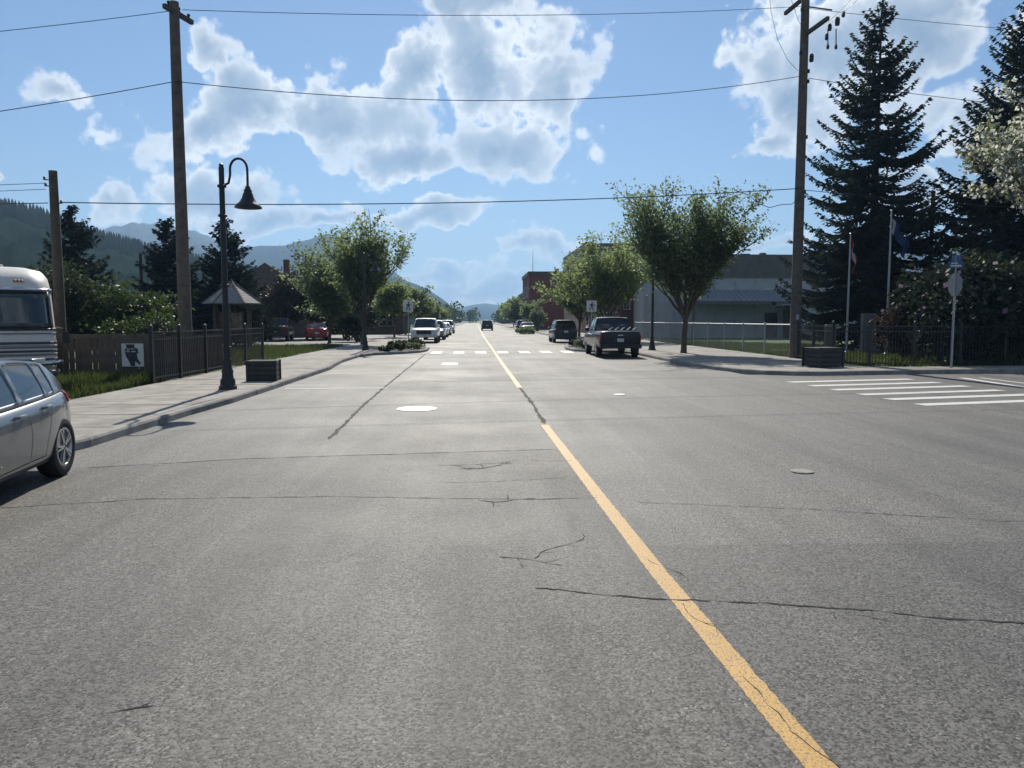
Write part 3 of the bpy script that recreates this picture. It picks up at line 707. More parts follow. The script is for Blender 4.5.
HATCH = dict(L=4.08, W=1.78, zb=.20, r=.32, tw=.21, wy=(-1.34, 1.31), paint='paint_silver', taper=.24, lift=.10,
    top=[(-2.04,.72), (-1.96,.85), (-1.72,.92), (-1.2,.90), (-.3,.86), (.6,.83), (1.0,.82), (1.7,.75), (1.96,.64), (2.04,.52)],
    cab=(1.12, .22, -1.40, -1.92, 1.305), roofw=.74, pillars=[(-.56,-.45), (-1.16,-1.10), (-1.70,-1.36)],
    seams=[[(-.50,.84), (-.53,.60), (-.50,.30), (.55,.27), (.62,.6), (.5,.9)], [(-1.13,.88), (-1.08,.78), (-.98,.62), (-.90,.45), (-.86,.30), (-.52,.30)], [(-1.62,.36), (-1.72,.52), (-1.80,.74)]],
    handles=[(-.95,.80), (-.32,.77)], mirror=(.72,.95),
    patches=[('tail_light','lamp_red',-2.0,-1.66,.755,.87,.006,8,.10), ('headlight','lamp_clear',1.68,2.0,.56,.67,.006,6), ('side_skirt','plastic_black',-.98,.95,.215,.245,.004,14),
             ('bumper_trim','plastic_black',-2.02,-1.72,.30,.40,.005,6)],
    boxes=[('spoiler','paint_silver',(0,-1.53,1.262),(1.16,.34,.035),.012), ('licence_plate','plate_white',(0,-2.05,.60),(.30,.02,.15),.003), ('grille','plastic_black',(0,2.03,.42),(.8,.05,.16),.01)])
make_car('hatchback', 'silver grey hatchback cut off by the left edge in front of the motorhome', (-5.19,7.12,0), R(187), HATCH)
PICK = dict(L=5.7, W=1.98, zb=.42, r=.40, tw=.27, wy=(-1.78, 1.78), paint='paint_black', taper=.05, lift=.06,
    top=[(-2.85,1.16), (-2.78,1.19), (-1.0,1.19), (-.75,1.17), (.9,1.14), (1.3,1.13), (2.5,1.06), (2.75,.96), (2.85,.78)],
    cab=(1.42, .72, -.52, -.80, 1.84), roofw=.80, upright=1, pillars=[(.12,.24), (-.52,-.40)], rear_sill=.1,
    seams=[[(.2,1.1), (.2,.5), (1.25,.5), (1.3,1.0)], [(-.42,1.1), (-.42,.5), (.2,.5)], [(-.78,1.15), (-.78,.45)]], handles=[(.38,1.02), (-.26,1.02)], handle_mat='chrome', mirror=(1.05,1.25), bed=(-2.72, -.86, .78),
    patches=[('tail_light','lamp_red',-2.84,-2.72,.78,1.10,.006,4), ('headlight','lamp_clear',2.62,2.84,.68,.86,.006,4)],
    boxes=[('bumper','plastic_black',(0,-2.93,.52),(1.86,.16,.18),.03), ('licence_plate','plate_white',(0,-2.858,.80),(.30,.015,.15),.003), ('tailgate_handle','chrome',(0,-2.86,1.02),(.22,.02,.05),.005),
           ('bumper','chrome',(0,2.86,.52),(1.9,.2,.22),.03), ('grille','plastic_black',(0,2.84,.80),(1.1,.06,.28),.02), ('hitch','plastic_black',(0,-2.92,.40),(.08,.3,.06),.005)])
make_car('pickup_truck', 'black pickup truck parked at the right kerb with pale poles on its bed', (6.55,37.0,0), R(-1), PICK, cat='pickup truck')
SUV = dict(L=4.65, W=1.86, zb=.26, r=.355, tw=.23, wy=(-1.36, 1.36), paint='paint_charcoal', taper=.10, lift=.10,
    top=[(-2.32,.95), (-2.22,1.06), (-1.8,1.08), (-.6,1.03), (.6,1.0), (1.0,1.0), (1.8,.92), (2.2,.78), (2.32,.62)],
    cab=(1.22, .42, -1.72, -2.20, 1.70), roofw=.78, pillars=[(-.42,-.30), (-1.30,-1.20), (-2.0,-1.74)],
    seams=[[(-.36,1.0), (-.38,.36), (.75,.36), (.8,.95)], [(-1.25,1.02), (-1.05,.7), (-.95,.36), (-.38,.36)]], handles=[(-.95,.95), (-.12,.93)], mirror=(.85,1.08),
    patches=[('tail_light','lamp_red',-2.30,-2.0,.92,1.04,.006,6), ('headlight','lamp_clear',1.95,2.30,.66,.80,.006,6), ('side_skirt','plastic_black',-.9,.9,.27,.36,.006,12)],
    boxes=[('licence_plate','plate_white',(0,-2.33,.84),(.30,.02,.15),.003), ('rear_bumper','plastic_black',(0,-2.30,.42),(1.5,.08,.2),.03), ('grille','plastic_black',(0,2.31,.60),(1.0,.05,.18),.02), ('spoiler','paint_charcoal',(0,-1.80,1.655),(1.2,.3,.03),.01),
           ('roof_rail','plastic_black',(.60,-.6,1.70),(.035,1.9,.04),.01)])
def var(sp, **kw): d = dict(sp); d.update(kw); return d
make_car('suv', 'dark grey SUV parked ahead of the black pickup on the right', (6.75,59.2,0), 0, SUV)
SEDAN = dict(L=4.6, W=1.80, zb=.20, r=.32, tw=.21, wy=(-1.36, 1.36), paint='paint_red', taper=.14, lift=.10,
    top=[(-2.3,.74), (-2.2,.93), (-1.7,.99), (-.5,.95), (.7,.91), (1.1,.90), (1.9,.78), (2.22,.64), (2.3,.5)],
    cab=(1.15, .28, -1.02, -1.72, 1.45), roofw=.74, pillars=[(-.42,-.32), (-1.30,-1.02)],
    seams=[[(-.37,.92), (-.38,.3), (.7,.3), (.75,.88)], [(-1.1,.95), (-.95,.5), (-.9,.3), (-.38,.3)]], handles=[(-.85,.84), (-.12,.82)], mirror=(.72,.98),
    patches=[('tail_light','lamp_red',-2.28,-1.95,.72,.84,.006,6), ('headlight','lamp_clear',1.95,2.28,.56,.68,.006,6)],
    boxes=[('licence_plate','plate_white',(0,-2.31,.62),(.30,.02,.15),.003), ('grille','plastic_black',(0,2.29,.44),(.9,.05,.14),.02)])
make_car('pickup_truck', 'white pickup truck facing the camera at the left kerb', (-3.75,59.6,0), R(180), var(PICK, paint='paint_white', boxes=[b for b in PICK['boxes'] if b[0] != 'hitch']), cat='pickup truck')
make_car('suv', 'silver SUV parked directly behind the white pickup on the left', (-3.55,68.5,0), R(180), var(SUV, paint='paint_grey'))
make_car('sedan', 'white sedan further down the left kerb, third in the row', (-3.6,78,0), R(180), var(SEDAN, paint='paint_white'))
make_car('sedan', 'grey sedan far down the left kerb, fourth in the row', (-3.6,87.5,0), R(180), var(SEDAN, paint='paint_grey'))
make_car('suv', 'small white SUV farthest in the left kerb row', (-3.6,101,0), R(180), var(SUV, paint='paint_white', boxes=SUV['boxes'][:3]))
make_car('suv', 'dark green grey SUV driving away beside the yellow line', (1.95,125,0), 0, var(SUV, paint='paint_charcoal', W=1.9))
make_car('sedan', 'dark car parked far down the right kerb', (6.5,97,0), 0, var(SEDAN, paint='paint_black'))
make_car('suv', 'blue grey SUV parked farthest down the right kerb', (6.5,106,0), 0, var(SUV, paint='paint_blue'))
make_car('sedan', 'red car in the parking lot left of the street', (-13.0,64.0,.06), R(12), SEDAN)
make_car('pickup_truck', 'dark maroon pickup in the lot beside the kiosk', (-15.6,62.0,.06), R(8), var(PICK, paint='paint_maroon'), cat='pickup truck')
# poles lying on the black pickup's bed
for k in range(5):
    o = MB().tube([(6.0+.27*k, 34.45, 1.225), (6.32+.27*k, 35.35, 1.32), (6.42+.27*k, 35.65, 1.345)], [.035,.04,.035], 10).build('load_roll', 'paint_grey', None, True)
    tag(o, ['leftmost', 'second from left', 'middle', 'fourth from left', 'rightmost'][k] + ' of the pale rolls on the black pickup bed', 'roll', 'pale rolls on the pickup bed')

# ------------------------------------------------------------------ motorhome
def motorhome():
    root = empty('motorhome', (-11.0,18.3,.05), math.atan2(-.54,-.84), 'cream motorhome with grey stripes and wide windscreen beside the board fence', 'motorhome')
    HW, LN = 1.22, 9.0
    def front(z):   # how far the nose sits back at this height
        return float(np.interp(z, [.3,.55,1.0,1.45,2.45,2.8,3.0,3.1], [.10,.02,0.,.06,.42,.66,1.0,1.5]))
    def halfw(z): return HW*float(np.interp(z, [.3,.45,.8,1.5,2.5,2.85,3.0,3.1], [.95,.985,1.,1.,.975,.93,.84,.62]))
    def P(s, z, off=0.):
        """s in -1..1 runs round the nose from one side to the other"""
        hw = halfw(z)+off; yf = -front(z)+off; r = .55; a = abs(s); sg = 1 if s >= 0 else -1
        flat = hw-r
        if a < .5: x = flat*a/.5; y = yf - .12*(x/hw)**2
        elif a < .8: t = (a-.5)/.3*PI/2; x = flat + r*math.sin(t); y = yf - .12*(x/hw)**2*0 - .12*((flat)/hw)**2 - r*(1-math.cos(t))
        else: x = hw; y = yf - .12*((flat)/hw)**2 - r - (a-.8)/.2*(LN-2.0)
        return (sg*x, y, z)
    Z = [.3,.42,.55,.8,1.0,1.25,1.5,1.8,2.1,2.45,2.65,2.8,2.92,3.0,3.06,3.1]; SS = sorted(set([-1,-.9,-.8]+list(np.linspace(-.8,.8,33))+[.8,.9,1.]))
    V = [P(s, z) for z in Z for s in SS]; n = len(SS); F = [(i*n+j, i*n+j+1, (i+1)*n+j+1, (i+1)*n+j) for i in range(len(Z)-1) for j in range(n-1)]
    F.append(tuple((len(Z)-1)*n+j for j in range(n))); F.append(tuple(j for j in range(n-1, -1, -1))); F += [tuple([i*n for i in range(len(Z))] + [i*n+n-1 for i in range(len(Z)-1, -1, -1)])]
    MB().add(V, F).build('body', 'rv_cream', root, True, recalc=True)
    def strip(nm, mt, sa, sb, za, zb, off=.008, parent=root, nz=1, th=.012):
        S_ = list(np.linspace(sa, sb, max(2, int((sb-sa)/.04)))); V = [P(s, za+(zb-za)*k/nz, off) for k in range(nz+1) for s in S_]; n = len(S_)
        o = MB().add(V, [(i*n+j, i*n+j+1, (i+1)*n+j+1, (i+1)*n+j) for i in range(nz) for j in range(n-1)]).build(nm, mt, parent, True)
        s_ = o.modifiers.new('thick', 'SOLIDIFY'); s_.thickness = th; s_.offset = 0; return o
    for sa, sb in ((-.66,-.02), (.02,.66)): strip('windscreen', 'glass_clear', sa, sb, 1.52, 2.42, .006, nz=6)
    for sa, sb in ((.69,.80), (-.80,-.69)): strip('side_window', 'glass_clear', sa, sb, 1.55, 2.36, .006, nz=6)
    for sa, sb in ((.66,.69), (-.69,-.66), (-.02,.02)): strip('pillar', 'plastic_black', sa, sb, 1.5, 2.45, .012, nz=6)
    strip('gasket', 'plastic_black', -.81, .81, 2.42, 2.465, .012); strip('gasket', 'plastic_black', -.81, .81, 1.47, 1.52, .012)
    strip('brow', 'chrome', -.82, .82, 2.475, 2.53, .02)
    for za, zb, mt in ((1.13,1.19,'rv_dark'), (1.03,1.11,'rv_grey'), (.93,.985,'rv_dark'), (.84,.90,'rv_grey'), (1.38,1.41,'rv_grey'), (.72,.77,'rv_dark')): strip('stripe', mt, -1, 1, za, zb)
    for k in range(5): strip('grille_slat', 'rv_dark', -.52, .52, .50+.042*k, .525+.042*k, .016)
    for sg in (1, -1): 
        strip('headlight', 'lamp_clear', *( (.56,.68) if sg > 0 else (-.68,-.56)), .50, .66, .014, nz=2)
        w = MB().beam((sg*.35, -.03, 1.47), (sg*.86, -.16, 1.56), .03, .02).beam((sg*.86,-.16,1.57), (sg*.42,-.1,1.63), .02, .015).build('wiper', 'plastic_black', root)
        if sg < 0: m_ = MB().tube([P(sg*.82,1.55), (sg*1.38,-.55,1.5), (sg*1.42,-.55,1.42)], .02).box((sg*1.42,-.55,1.28), (.16,.10,.30)).build('mirror', 'plastic_black', root)
    strip('bumper', 'chrome', -.82, .82, .60, .70, .10, th=.06); strip('bumper_skirt', 'rv_grey', -.82, .82, .31, .46, .05, th=.04)
    for s in (-.46,-.40,-.34,-.04,0,.04,.34,.40,.46):
        p = P(s, 2.70, .01); MB().lathe([(.035,-.02), (.035,.02), (.02,.035), (0,.037)], 10).build('marker_light', 'lamp_amber', root, True).location = p
    for yy in (-1.9, -6.6):
        for sg in (1, -1): make_wheel(root, sg*(HW-.17), yy, .38, .26, sg, 'chrome', 8)
    for yy in (-3.2, -5.0): 
        for sg in (1,-1): MB().box((sg*(HW+.005), yy, 1.95), (.03, 1.1, .6)).build('side_window', 'glass_dark', root, bevel=.01)
    MB().box((0,-4.6,3.2), (.7,.9,.25)).build('roof_vent', 'rv_cream', root, bevel=.04)
    root.scale = (1,1,.955)
motorhome()
# ================================================================== STREET FURNITURE, POLES, FENCES
def street_lamp(loc, label, face=1):
    root = empty('street_lamp', loc, 0, label, 'street lamp', 'black gooseneck street lamps')
    MB().lathe([(.20,0), (.20,.06), (.165,.10), (.165,.20), (.13,.26), (.12,.36), (.135,.40), (.105,.47), (.09,.60), (.10,.64), (.08,.70)], 16).build('base', 'lamp_green', root, True)
    MB().lathe([(.072,.70), (.066,2.2), (.06,4.95), (.05,4.98), (.05,5.03), (0,5.06)], 14).build('pole', 'lamp_green', root, True)
    for z in (.95, 2.35, 3.9, 4.55): MB().lathe([(.085,z-.03), (.10,z-.015), (.10,z+.015), (.085,z+.03)], 14).build('collar', 'lamp_green', root, True)
    pts = [(0,0,4.55), (face*.15,0,4.62), (face*.19,0,4.8)] + [(face*(.38-.19*math.cos(t)), 0, 4.92+.24*math.sin(t)) for t in np.linspace(0, PI, 13)] + [(face*.57,0,4.62), (face*.57,0,4.52)]
    MB().tube(pts, .027, 10).build('arm', 'lamp_green', root, True)
    sh = MB().lathe([(0,4.56), (.05,4.55), (.06,4.50), (.09,4.46), (.085,4.42), (.11,4.38), (.13,4.30), (.19,4.20), (.25,4.15), (.295,4.10), (.30,4.075), (.27,4.085), (.18,4.17), (.10,4.28), (0,4.30)], 22, (face*.57,0,0)).build('lamp_shade', 'lamp_green', root, True)
    MB().lathe([(0,4.16), (.05,4.18), (.06,4.24), (.04,4.29)], 10, (face*.57,0,0)).build('bulb', 'lamp_clear', sh, True)
    return root
street_lamp((-5.64,17.78,.13), 'nearest black gooseneck street lamp on the left sidewalk by the planter box')
street_lamp((-5.75,40.7,.13), 'black gooseneck street lamp at the left planting bed')
street_lamp((-6.3,92,.13), 'distant black gooseneck street lamp above the parked cars on the left')
street_lamp((-6.3,124,.13), 'tiny farthest black gooseneck street lamp on the left sidewalk')
street_lamp((9.28,40,.13), 'black gooseneck street lamp behind the street tree on the right', -1)
def planter_box(loc, w, d, h, rz, label):
    root = empty('planter_box', loc, rz, label, 'planter box', 'black slatted planter boxes')
    MB().box((0,0,h/2), (w*.9,d*.9,h*.96)).build('liner', 'plastic_black', root)
    for k in range(4):
        z = h*(.14+.245*k)
        for sx, sy, dx, dy in ((0,-1,w,.035), (0,1,w,.035), (-1,0,.035,d-.08), (1,0,.035,d-.08)):
            MB().box((sx*(w/2-.0175), sy*(d/2-.0175), z), (dx, dy, h*.215)).build('slat', 'black_iron', root, bevel=.006)
    for sx in (-1,1):
        for sy in (-1,1): MB().box((sx*(w/2-.005), sy*(d/2-.005), h/2), (.06,.06,h)).build('corner_post', 'black_iron', root)
    MB().box((0,0,h-.02), (w-.08,d-.08,.03)).build('soil', 'joint_dirt', root)
planter_box((-5.52,20.35,.13), .72, .62, .53, R(4), 'black slatted planter box behind the nearest lamp on the left sidewalk')
planter_box((11.7,25.35,.13), .98, .80, .66, R(18), 'black slatted planter box at the right corner in front of the iron fence')

def utility_pole(loc, h, r, m, label, lean=(0,0)):
    root = empty('utility_pole', loc, 0, label, 'utility pole'); 
    MB().tube([(lean[0]*t, lean[1]*t, h*t) for t in np.linspace(0,1,9)], [r*(1-.32*t) for t in np.linspace(0,1,9)], 14).build('pole', m, root, True)
    return root
lp = utility_pole((-8.84,24.0,.1), 10.95, .205, 'pole_wood', 'tall wooden utility pole behind the left fence')
MB().beam((-.1,-.5,10.65), (.25,.75,10.65), .11, .13).build('crossarm', 'pole_wood_dark', lp)
for dx, dy in ((-.02,-.36), (.2,.6), (.1,.1)): MB().lathe([(.03,0), (.05,.03), (.03,.06), (.055,.09), (.04,.13), (0,.15)], 10, (dx,dy,10.71)).build('insulator', 'plastic_black', lp, True)
sp_ = utility_pole((-13.6,26.0,.1), 6.4, .185, 'pole_wood_dark', 'short dark utility pole left of the tall one behind the board fence')
for z, dx in ((6.1,-.25), (5.9,-.22), (5.35,.24)): MB().lathe([(.03,0), (.05,.03), (.03,.06), (.05,.09), (0,.13)], 10, (dx,-.05,z)).beam((0,0,z), (dx,-.05,z+.02), .03).build('insulator', 'plastic_black', sp_, True)
rp = utility_pole((13.33,31.5,.12), 15.6, .225, 'pole_wood', 'tall wooden utility pole with crossarms on the right sidewalk')
MB().beam((.02,-.15,14.55), (-.12,1.75,14.55), .12, .14).build('crossarm', 'pole_wood_dark', rp)
MB().beam((0,.15,13.05), (.16,-1.75,13.05), .12, .14).build('crossarm', 'pole_wood_dark', rp)
MB().beam((.1,0,14.15), (1.15,.1,14.08), .05, .04).build('pin_arm', 'plastic_black', rp)
for c, s_ in (((.35,-1.5,12.8),.13), ((.55,-1.7,12.95),.16), ((.75,-1.75,13.2),.11), ((.38,-1.2,12.55),.12), ((.32,0,12.15),.16)):
    MB().lathe([(0,-s_), (s_*.5,-s_*.9), (s_*.62,-.1*s_), (s_*.5,.1*s_), (s_*.62,.3*s_), (s_*.4,s_), (0,s_*1.05)], 10, c).build('cutout_fuse', 'plastic_black', rp, True)
for x in (.28,.6): MB().tube([(x,-1.5,12.75), (x+.02,-1.5,12.1)], .02, 6).lathe([(.05,12.0), (.06,12.08), (.02,12.2)], 8, (x+.02,-1.5,0)).build('fuse_tube', 'plastic_black', rp)
for z in (14.0,12.3,11.6,11.2,9.0,6.8): MB().box((.17 if z < 12 else -.18,-.1,z), (.08,.08,.14)).build('bracket', 'plastic_black', rp)
MB().box((-.02,-.205,1.7), (.12,.03,.2)).build('pole_tag', 'galvanised', rp)
fp = utility_pole((25.3,42,.1), 8.7, .15, 'pole_wood_dark', 'thin wooden pole between the two spruces on the right')
utility_pole((-20.2,48,.1), 5.6, .13, 'pole_wood_dark', 'small wooden pole between the spruces on the left')
def wire(a, b, sag, r, label, pts=None):
    P = []
    for t in (np.linspace(0, 1, 24) if not pts else ()):
        p = Vector(a).lerp(Vector(b), t); p.z -= sag*4*t*(1-t); P.append(p)
    if pts: P = [Vector(p) for p in pts]
    return tag(MB().tube(P, r*.8, 5).build('overhead_wire', 'wire', None, True), label, 'wire', 'overhead wires')
wire((-8.7,24.3,10.95), (13.3,31.4,14.25), .25, .013, 'topmost overhead wire crossing between the two tall poles')
wire((-8.84,23.8,8.72), (13.2,31.3,11.5), .75, .016, 'middle overhead wire crossing between the two tall poles')
wire((-8.84,24.2,10.9), (-26.4,20,7.6), .3, .013, 'top overhead wire leaving the left pole to the left')
wire((-8.9,23.8,8.7), (-26.5,19.8,5.1), .35, .016, 'middle overhead wire leaving the left pole to the left')
wire((-13.4,26,5.5), (13.3,31.3,7.05), .28, .022, 'lowest thick overhead wire from the short pole to the right pole')
wire((-13.8,26,5.48), (-40,24,5.2), .2, .020, 'lowest thick wire left of the short pole')
wire((-13.85,25.95,6.1), (-40,20,4.9), .3, .012, 'upper thin wire left of the short pole')
wire((-13.8,25.9,5.9), (-40,19.5,4.6), .3, .012, 'lower thin wire left of the short pole')
wire((13.5,31.5,14.2), (48,36,15.2), .6, .013, 'topmost overhead wire right of the right pole')
wire((13.5,31.4,11.45), (48,36,12.2), 1.0, .016, 'middle overhead wire right of the right pole')
wire((13.5,31.4,7.0), (48,40,7.6), .5, .018, 'low overhead wire right of the right pole behind the spruces')
wire((13.6,30,13.1), (15.6,20,16.5), .2, .012, 'service wire rising to the right from the crossarm')
wire((13.75,30,13.1), (17.0,20,16.9), .2, .012, 'second service wire rising to the right from the crossarm')
wire(0, 0, 0, .010, 'slack wire curving down to the left side of the right pole', [(11.7,31.3,15.2), (11.85,31.3,14.0), (12.15,31.3,12.9), (12.6,31.3,12.1), (13.0,31.3,11.72), (13.28,31.3,11.62)])
wire(0, 0, 0, .010, 'short slack wire from the top of the right pole', [(12.5,31.3,15.3), (12.65,31.3,14.5), (12.95,31.3,13.7), (13.28,31.3,13.2)])
wire(0, 0, 0, .018, 'sagging cable loop below the lowest wire by the right pole', [(10.3,30.6,6.85), (10.9,30.7,6.68), (11.4,30.85,6.35), (11.9,31,6.22), (12.4,31.1,6.36), (12.9,31.2,6.40), (13.3,31.3,6.75)])

# --- board fence: each board its own piece
def board_fence(a, b, z0, h, label, bw=.145):
    a, b = Vector((*a, 0)), Vector((*b, 0)); root = empty('board_fence', (a.x, a.y, z0), math.atan2(b.y-a.y, b.x-a.x), label, 'fence'); L = (b-a).length
    n = int(L/(bw-.002)); mes = []
    for v in range(4):
        t = MB().box((0,0,h/2), (bw-.006*v, .02, h)); t.v = [(x, y, z + (random.uniform(-.012,.012) if z > h/2 else 0)) for x, y, z in t.v]; mes.append(t.mesh('board', 'board_wood'))
    for k in range(n):
        o = new_obj('board', random.choice(mes), root); o.location = ((k+.5)*L/n, random.uniform(-.006,.006), random.uniform(-.015,.015)); o.rotation_euler = (0, random.uniform(-.006,.006), 0)
    MB().box((L/2,.035,h*.22), (L,.04,.09)).build('rail', 'board_wood', root); MB().box((L/2,.035,h*.82), (L,.04,.09)).build('rail', 'board_wood', root)
    MB().box((L/2,-.018,h*.955), (L,.018,.12)).build('cap_board', 'board_wood', root)
    for x in np.arange(0, L+.1, max(1.2, L/max(1, round(L/2.2)))): MB().box((x,.07,h/2), (.09,.09,h+.05)).build('post', 'board_wood', root)
    return root
board_fence((-11.45,20.55), (-8.2,20.55), .1, 1.22, 'weathered grey board fence between the motorhome and the iron fence')
board_fence((-8.28,20.45), (-8.28,25.6), .1, 1.15, 'weathered board fence standing behind the left iron fence')
# sign on the fence: white panel with a dark hand-like silhouette
sg = empty('fence_sign', (-8.92,20.50,.79), 0, 'square white sign with a dark figure on the board fence', 'sign')
MB().box((0,0,0), (.56,.02,.60)).build('panel', 'plate_white', sg)
mat('sign_ink', (.03,.035,.045), .6)
fig = [(-.19,.06), (-.20,.14), (-.15,.20), (-.17,.28), (.06,.28), (.05,.20), (.13,.17), (.15,.06), (.11,.03), (.12,-.08), (.20,-.22), (.17,-.25), (.06,-.16), (.05,-.29), (-.05,-.29), (-.10,-.16), (-.17,-.03)]
MB().plate(fig[::-1], (0,-.0135,0), (1,0,0), (0,0,1), -.003).build('figure', 'sign_ink', sg, recalc=True)
for x0, z0, w, h in ((-.14,.16,.09,.018), (-.02,.16,.10,.018), (-.15,.09,.10,.02), (.0,.09,.12,.02), (-.13,.125,.06,.012)): MB().box((x0+.03, -.0195, z0), (w,.002,h)).build('pale_mark', 'plate_white', sg)

def iron_fence(pts, z, h, label, gap=.12, r=.0085, posts=None):
    """posts at the given corners, two rails, square pickets each a piece of its own"""
    root = empty('iron_fence', (pts[0][0], pts[0][1], z), 0, label, 'fence'); o0 = Vector((pts[0][0], pts[0][1], 0))
    pk = MB().box((0,0,h/2-.02), (r*2, r*2, h-.16)).mesh('picket', 'black_iron'); cnt = 0
    P = [Vector((p[0], p[1], 0))-o0 for p in pts]
    for i, p in enumerate(P):
        MB().box((p.x,p.y,h/2+.03), (.085,.085,h+.06)).lathe([(.03,h+.06), (.065,h+.075), (.05,h+.10), (.03,h+.125), (0,h+.14)], 12, (p.x,p.y,0)).build('post', 'black_iron', root, bevel=.004)
    for a, b in zip(P, P[1:]):
        for zz in (.12, h-.24, h-.06): MB().beam(a+Vector((0,0,zz)), b+Vector((0,0,zz)), .035, .035).build('rail', 'black_iron', root)
        L = (b-a).length; n = int(L/gap)
        for k in range(1, n):
            o = new_obj('picket', pk, root); o.location = a.lerp(b, k/n); o.rotation_euler = (0, 0, math.atan2(b.y-a.y, b.x-a.x)); cnt += 1
    return root
iron_fence([(-8.05,19.55), (-8.0,21.25), (-7.98,23.2), (-8.02,25.3), (-8.05,27.4), (-8.05,29.6)], .13, 1.32, 'black iron picket fence along the left sidewalk')
iron_fence([(13.25,31.05), (12.95,28.9), (12.62,26.6), (13.3,25.35), (15.0,25.6), (16.7,25.75), (18.4,25.9), (20.1,26.08)], .12, 1.42, 'black iron picket fence curving round the right street corner', .115)
# --- chain-link fence with pipe rail
cf = empty('chain_link_fence', (13.42,32.2,.12), 0, 'chain link fence with grey pipe rail along the right lawn', 'fence')
pp = MB().tube([(0,0,0), (0,0,1.42)], .035, 10).lathe([(.045,1.40), (.05,1.44), (.03,1.47), (0,1.48)], 10).mesh('post', 'galvanised', True)
for k in range(0, 12):
    o = new_obj('post', pp, cf); o.location = (0, k*2.9, 0)
MB().tube([(0,0,1.38), (0,31.9,1.38)], .024, 8).build('top_rail', 'galvanised', cf, True)
wm = MB(); s_ = .09
for k in range(int(31.9/s_)):
    y = k*s_
    for sg_ in (1,-1):
        a = (0, y, .04); b = (0, y+1.32*.75*sg_, 1.36)
        if 0 <= b[1] <= 31.9: wm.beam(a, b, .0032, .0032)
tag(wm.build('wire_mesh', 'galvanised', cf), kind='stuff')
# --- signs
def sign_post(name, loc, h, label, cat):
    root = empty(name, loc, 0, label, cat)
    MB().box((0,0,h/2), (.055,.055,h)).build('post', 'galvanised', root, bevel=.006); return root
st = sign_post('stop_sign', (15.65,24.55,.13), 3.1, 'back of a grey octagonal stop sign on a steel post at the right corner', 'sign')
a45 = R(90); ux = (math.cos(a45), -math.sin(a45), 0)
oc = [(.40*math.cos(R(22.5+45*k)), .40*math.sin(R(22.5+45*k))) for k in range(8)]
MB().plate(oc, (0.03,.04,2.72), ux, (0,0,1), .004).build('octagon', 'galvanised', st, recalc=True)
mat('stop_red', (.5,.02,.02), .4); MB().plate([(a*.97, b*.97) for a, b in oc], (0.03+.006*math.sin(a45),.04+.006*math.cos(a45),2.72), ux, (0,0,1), .003).build('sign_face', 'stop_red', st, recalc=True)
mat('sign_blue', (.04,.09,.22), .5); 
bl = MB().box((0,0,3.36), (.50,.012,.22)).build('name_blade', 'sign_blue', st); MB().box((0,-.009,3.33), (.36,.004,.05)).box((-.05,-.009,3.41), (.22,.004,.04)).build('lettering', 'plate_white', bl)
MB().box((0,0,3.57), (.012,.48,.18)).build('name_blade', 'sign_blue', st); MB().box((0,0,3.37), (.03,.03,.58)).build('bracket', 'galvanised', st)
def walk_sign(loc, label):
    root = empty('crosswalk_sign', loc, 0, label, 'sign', 'white pedestrian crossing signs')
    MB().tube([(0,0,0), (0,0,2.75)], .03, 8).build('post', 'galvanised', root)
    MB().box((0,-.035,2.42), (.60,.012,.66)).build('panel', 'plate_white', root)
    f = MB(); o = (0,-.043,2.42); X, Z = (1,0,0), (0,0,1)
    f.plate([(.045*math.cos(t)+.03, .045*math.sin(t)+.20) for t in np.linspace(0, 2*PI, 13)[:-1]], o, X, Z, .004)
    for poly in ([(-.03,.15), (.07,.14), (.055,-.02), (-.05,-.02)], [(-.03,.14), (-.15,.04), (-.13,.01), (-.02,.08)], [(.06,.13), (.14,.06), (.19,.08), (.18,.04), (.12,.02), (.05,.07)],
                 [(-.05,-.01), (.0,-.01), (-.03,-.14), (-.12,-.27), (-.16,-.25), (-.09,-.12)], [(.0,-.01), (.055,-.01), (.09,-.13), (.15,-.24), (.11,-.27), (.04,-.14)]): f.plate(poly, o, X, Z, .004)
    f.build('walking_figure', 'sign_ink', root, recalc=True)
walk_sign((-3.95,46.0,.1), 'white pedestrian crossing sign above the left planting bed')
walk_sign((6.9,45.5,.1), 'white pedestrian crossing sign behind the black pickup on the right')
# --- flags
def flag_pole(loc, h, label): 
    root = empty('flagpole', loc, 0, label, 'flagpole', 'flagpoles on the right lawn')
    MB().tube([(0,0,0), (0,0,h*.6), (0,0,h)], [.055,.045,.03], 12).lathe([(0,h), (.05,h+.04), (.05,h+.06), (0,h+.1)], 10).build('pole', 'galvanised', root, True)
    MB().lathe([(.14,0), (.14,.05), (.08,.1)], 12).build('base', 'galvanised', root, True); return root
flag_pole((17.75,36,.12), 5.6, 'shorter grey flagpole flying the red and white flag'); flag_pole((18.6,34,.12), 6.4, 'taller grey flagpole flying the blue flag')
def flag(name, loc, top, cols, drop, spread, label):
    """cloth hanging in folds from the pole; cols are strips across its fly"""
    root = empty(name, loc, 0, label, 'flag'); hoist = .62; n = 18; k0 = 0
    for (fr, to, m) in cols:
        V = []; a, b = int(n*fr), int(n*to)
        for i in range(a, b+1):
            t = i/n
            for j in range(9):
                s = j/8; x = spread*t*(1-.25*s) + .05*math.sin(9*t+3*s); y = .10*math.sin(14*t+2*s)*(.3+t); z = top - hoist*s - drop*t**1.25*(1-.1*s)
                V.append((x+.05, y, z))
        o = MB().add(V, [(i*9+j, i*9+j+1, i*9+j+10, i*9+j+9) for i in range(b-a) for j in range(8)]).build('cloth', m, root, True, ang=80)
        q = o.modifiers.new('thick', 'SOLIDIFY'); q.thickness = .004
